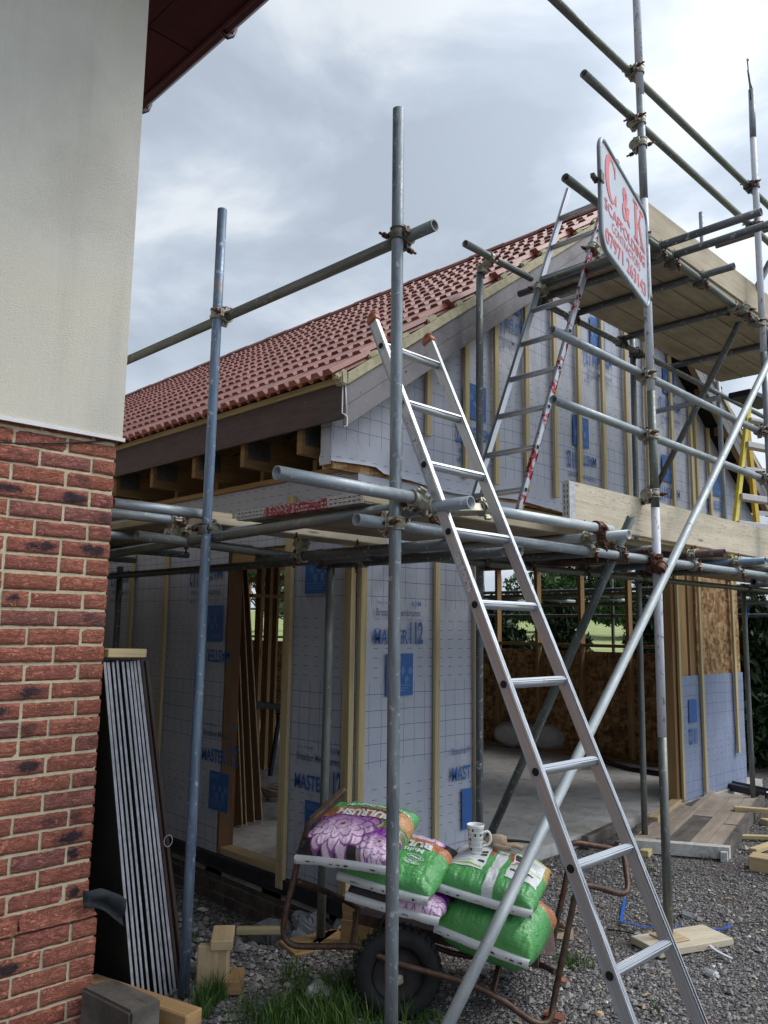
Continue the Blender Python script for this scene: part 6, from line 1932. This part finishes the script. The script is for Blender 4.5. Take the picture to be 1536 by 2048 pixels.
for i in range(3):
    cc = c+V((random.uniform(-.04, .04), random.uniform(-.05, .05), .03)); mb = MB(); mb.box((.07, .06, .05), Matrix.Translation(cc) @ Matrix.Rotation(i, 4, V((.2, .5, 1)).normalized()))
    tag(mb.build('rubble_piece', M['rubble'], bevel=.015, jitter=.012), ['grey mortar lump right at the foot of the blue flecked post', 'grey mortar lump behind the one at the post foot', 'grey mortar lump leaning on the upright offcut'][i], 'rubble')

# ================================================================== INSIDE THE BUILDING
lb5 = ['first', 'second', 'third', 'fourth', 'fifth']
pb = [(458, 1648, 462, 1108), (484, 1654, 462, 1108), (492, 1652, 470, 1106), (508, 1648, 482, 1106), (524, 1645, 492, 1104)]
for i in range(5):
    bx, by, tx_, ty_ = pb[i]
    a = at(2, .09, bx, by)
    if i == 0: continue
    b = at(1, a.y, tx_, ty_)
    wd_ = V((-.55, .83, 0)).normalized(); un_ = V((.83, .55, 0))
    mb = MB(); mb.beam(a+wd_*.30, b+wd_*.30, .60, .015, up=un_)
    sb = mb.build('sheet_board', M['sheet_brown'], bevel=.001)
    mb = MB(); mb.beam(a-wd_*.003, b-wd_*.003, .005, .016, up=un_); mb.build('edge', M['sheet_edge'], sb)
    tag(sb, lb5[i-1]+' chipboard sheet from the left, leaning inside the doorway', 'board', 'sheets leaning inside the doorway')
a = at(2, .09, 470, 1650); b0_ = at(1, a.y, 470, 1108)
mb = MB(); sheet(mb, (a.x-.16, a.y+.02, .09), (1, -.15, 0), (-.02, .02, 1), .22, 2.0, 8, 12, .02, 6, (0, -1, 0)); o = mb.build('sheet_board', M['sheet_brown'])
so3 = o.modifiers.new('thick', 'SOLIDIFY'); so3.thickness = .01
tag(o, 'broad warped brown sheet standing at the left jamb inside the doorway', 'board', 'sheets leaning inside the doorway')
# saw stand
c = at(2, .09, 540, 1555)
st = thing('saw_stand', c, 'black folding saw stand just inside the doorway', 'saw stand')
yS = c.y
a = at(1, yS, 518, 1405); b = at(1, yS, 590, 1415)
mb = MB(); mb.beam(a-V((.25, 0, 0)), b, .10, .07); mb.build('top_rail', M['black_plastic'], st, bevel=.006)
mb = MB(); mb.beam(at(1, yS, 560, 1425), at(1, yS, 540, 1552), .04, .04, up=(0, 1, 0)); mb.build('leg', M['navy'], st, bevel=.004)
mb = MB(); mb.beam(at(1, yS+.4, 590, 1425), at(1, yS+.4, 575, 1545), .035, .035, up=(0, 1, 0)); mb.build('leg', M['black_plastic'], st, bevel=.004)
mb = MB(); mb.beam(at(1, yS, 557, 1431), at(1, yS, 572, 1431), .05, .03); mb.build('clamp', M['step'], st, bevel=.003)
c = at(2, .09, 553, 1600)
cl = thing('cable_reel', c, 'yellow and brown coiled extension lead on the floor inside the doorway', 'extension lead')
mb = MB()
for k in range(6):
    rr_2 = .09+.012*k
    mb.path([c+V((rr_2*math.cos(t), rr_2*math.sin(t), .02+.018*k+.01*math.sin(3*t+k))) for t in [i*math.pi/12 for i in range(24)]], .009, 6, closed=True)
mb.build('coil', M['leather'], cl)
mb = MB(); mb.lathe([(.02, 0), (.06, .005), (.06, .03), (.02, .04)], Matrix.Translation(c+V((.03, -.05, .10))) @ Matrix.Rotation(1.2, 4, 'X'), 20); mb.build('plug', M['yellow_tool'], cl)
c = at(2, .09, 555, 1640); mb = MB(); mb.box((.09, .09, .10), Matrix.Translation(c+V((.1, .0, .05)))); tag(mb.build('drill_case', M['yellow_tool'], bevel=.01), 'small yellow tool half hidden behind the doorway batten', 'tool')
c = at(2, .09, 530, 1535); mb = MB(); mb.ab(c.x-.15, c.y, .09, c.x+.12, c.y+.4, .46); tag(mb.build('storage_box', M['white_paint'], bevel=.01), 'plain whitish box on the floor behind the saw stand', 'box')
# insulation sack by the far wall
a = at(2, .09, 985, 1492); b = at(2, .09, 1130, 1506)
mb = MB(); ax_ = (b-a); Ls = ax_.length; ax_.normalize(); sd2 = V((-ax_.y, ax_.x, 0)); n1, n2 = 26, 20
base_i = 0
for i in range(n1+1):
    t = i/n1; k = (1-abs(2*t-1)**9)**.5 if 0 < i < n1 else .12
    for j in range(n2):
        th = 2*math.pi*j/n2
        cy_, cz_ = math.cos(th), math.sin(th)
        sq = lambda v: math.copysign(abs(v)**.5, v)
        p = a+ax_*(Ls*t)+sd2*(.30*sq(cy_)*(.7+.3*k)+.25)+V((0, 0, .17+.17*sq(cz_)*k))
        p += V((.02*mnoise.noise(V((t*9, cy_*2, 3))), .03*mnoise.noise(V((t*7, cz_*2, 5))), .05*mnoise.noise(V((t*6, cy_*1.5, cz_)))))
        mb.v.append(tuple(p))
for i in range(n1):
    for j in range(n2):
        j2 = (j+1) % n2; mb.f.append([i*n2+j, i*n2+j2, (i+1)*n2+j2, (i+1)*n2+j]); mb.uv.append([(0, 0)]*4); mb.sm.append(True); mb.mi.append(0)
for e_, rv in ((0, False), (n1, True)):
    f = [e_*n2+j for j in range(n2)]
    if not rv: f.reverse()
    mb.f.append(f); mb.uv.append([(0, 0)]*n2); mb.sm.append(False); mb.mi.append(0)
tag(mb.build('insulation_sack', M['sack'], jitter=.012), 'large dusty white sack lying on the slab by the far sheeted wall', 'sack')
# drain pipe / plastic at the pier foot
mb = MB(); mb.beam(at(2, .10, 1400, 1560), at(2, .10, 1540, 1590), .10, .07); mb.tube(at(2, .13, 1405, 1552), at(2, .13, 1540, 1582), .022, 10)
tag(mb.build('plastic_channel', M['black_plastic'], bevel=.008, jitter=.006), 'shiny black plastic drainage channel at the foot of the pier', 'channel')
mb = MB(); mb.path(smooth([at(1, 3.9, 1500, 1195), at(1, 3.9, 1496, 1230), at(1, 3.9, 1490, 1250), at(1, 3.9, 1483, 1262)], 4), .006, 6); tag(mb.build('blue_rope', M['blue_strap']), 'blue cord hanging at the dark hedge right of the pier', 'cord')
sd3 = at(2, .05, 1500, 1520)
# scaffold of the far side seen through the studs
fs = thing('far_scaffold', (10.2, 6.5, 0), 'dark scaffold along the far side of the building, seen between the studs', 'scaffold')
for z, x, m_ in ((2.22, 10.0, 'steel_dark'), (2.02, 9.98, 'galv_dull'), (1.88, 10.6, 'steel_dark')):
    mb = MB(); mb.tube((x, 3.0, z), (x, 14, z), .024, 12); mb.build('ledger', M[m_], fs)
for y in (4.2, 5.1, 5.9, 6.8, 7.7):
    mb = MB(); mb.tube((9.75, y, 2.10), (10.8, y, 2.10), .024, 12, .02); mb.build('transom', M['galv'], fs)
for y, top in ((6.05, 2.9), (8.4, 2.9)):
    mb = MB(); mb.tube((10.6, y, 0), (10.6, y, top), .024, 12); mb.build('standard', M['galv_dull'], fs)
mb = MB(); mb.ab(9.85, 3.2, 2.14, 10.6, 13, 2.175); mb.build('board_deck', M['steel_dark'], fs)
for px, lb in ((1003, 'slim pale pole far off left of the first back wall stud'), (970, 'shorter slim pole far off at the left end of the skyline')):
    b = at(0, 40, px, 1200); mb = MB(); mb.tube((40, b.y, 0), (40, b.y, 5.2 if px > 1000 else 4.4), .04, 8); tag(mb.build('flag_pole', M['galv_lt']), lb, 'pole')

# ================================================================== GRASS
def grass(spots, seed, hmin, hmax):
    r = np.random.default_rng(seed); VV, FF, TT = [], [], []
    base = 0
    for (px, py, rad, n) in spots:
        c = at(2, 0.0, px, py)
        th = r.uniform(0, 6.28, n); d = rad*np.sqrt(r.random(n))
        X = c.x+d*np.cos(th); Yy = c.y+d*np.sin(th)
        for x, y in zip(X, Yy):
            f = max(.25, 1-((x-c.x)**2+(y-c.y)**2)**.5/rad*.6)
            h = r.uniform(hmin, hmax)*f; w_ = r.uniform(.0015, .0032); a = r.uniform(0, 6.28); b = r.normal(0, .30, 2)*h
            z0 = gh(x, y)-.01; ca, sa = math.cos(a)*w_, math.sin(a)*w_
            P = [(x-ca, y-sa, z0), (x+ca, y+sa, z0), (x-ca*.8+b[0]*.3, y-sa*.8+b[1]*.3, z0+h*.55), (x+ca*.8+b[0]*.3, y+sa*.8+b[1]*.3, z0+h*.55), (x+b[0], y+b[1], z0+h), (x+b[0]+.0004, y+b[1], z0+h)]
            VV += P; FF += [(base, base+1, base+3, base+2), (base+2, base+3, base+5, base+4)]
            t = r.uniform(.1, 1); TT += [t*.8, t]; base += 6
    o = numpy_mesh('grass', np.array(VV), np.array(FF), M['grass'], np.array(TT)); o['kind'] = 'stuff'
    return tag(o, 'tufts of bright green grass around the posts and barrow', 'grass')
grass([(600, 2010, .05, 161), (655, 2000, .07, 260), (700, 1985, .06, 186), (560, 2045, .10, 260), (640, 2045, .14, 496), (760, 2000, .10, 235), (800, 2040, .10, 186), (425, 2000, .06, 260), (400, 2030, .05, 161), (445, 1975, .05, 99), (740, 1925, .10, 148), (500, 2045, .12, 111), (700, 2050, .2, 496), (590, 1960, .08, 86)], 5, .08, .22)
g2 = grass([(1265, 1650, .22, 900), (1240, 1668, .12, 300), (1412, 1715, .10, 420), (1300, 1745, .05, 60), (1150, 1930, .10, 260), (1310, 2030, .03, 25), (860, 2045, .08, 160), (372, 1880, .08, 120), (210, 1905, .04, 14)], 6, .03, .10)
tag(g2, 'short weedy grass at the slab edge and beside the old door', 'grass')
print('objects', len(bpy.data.objects))
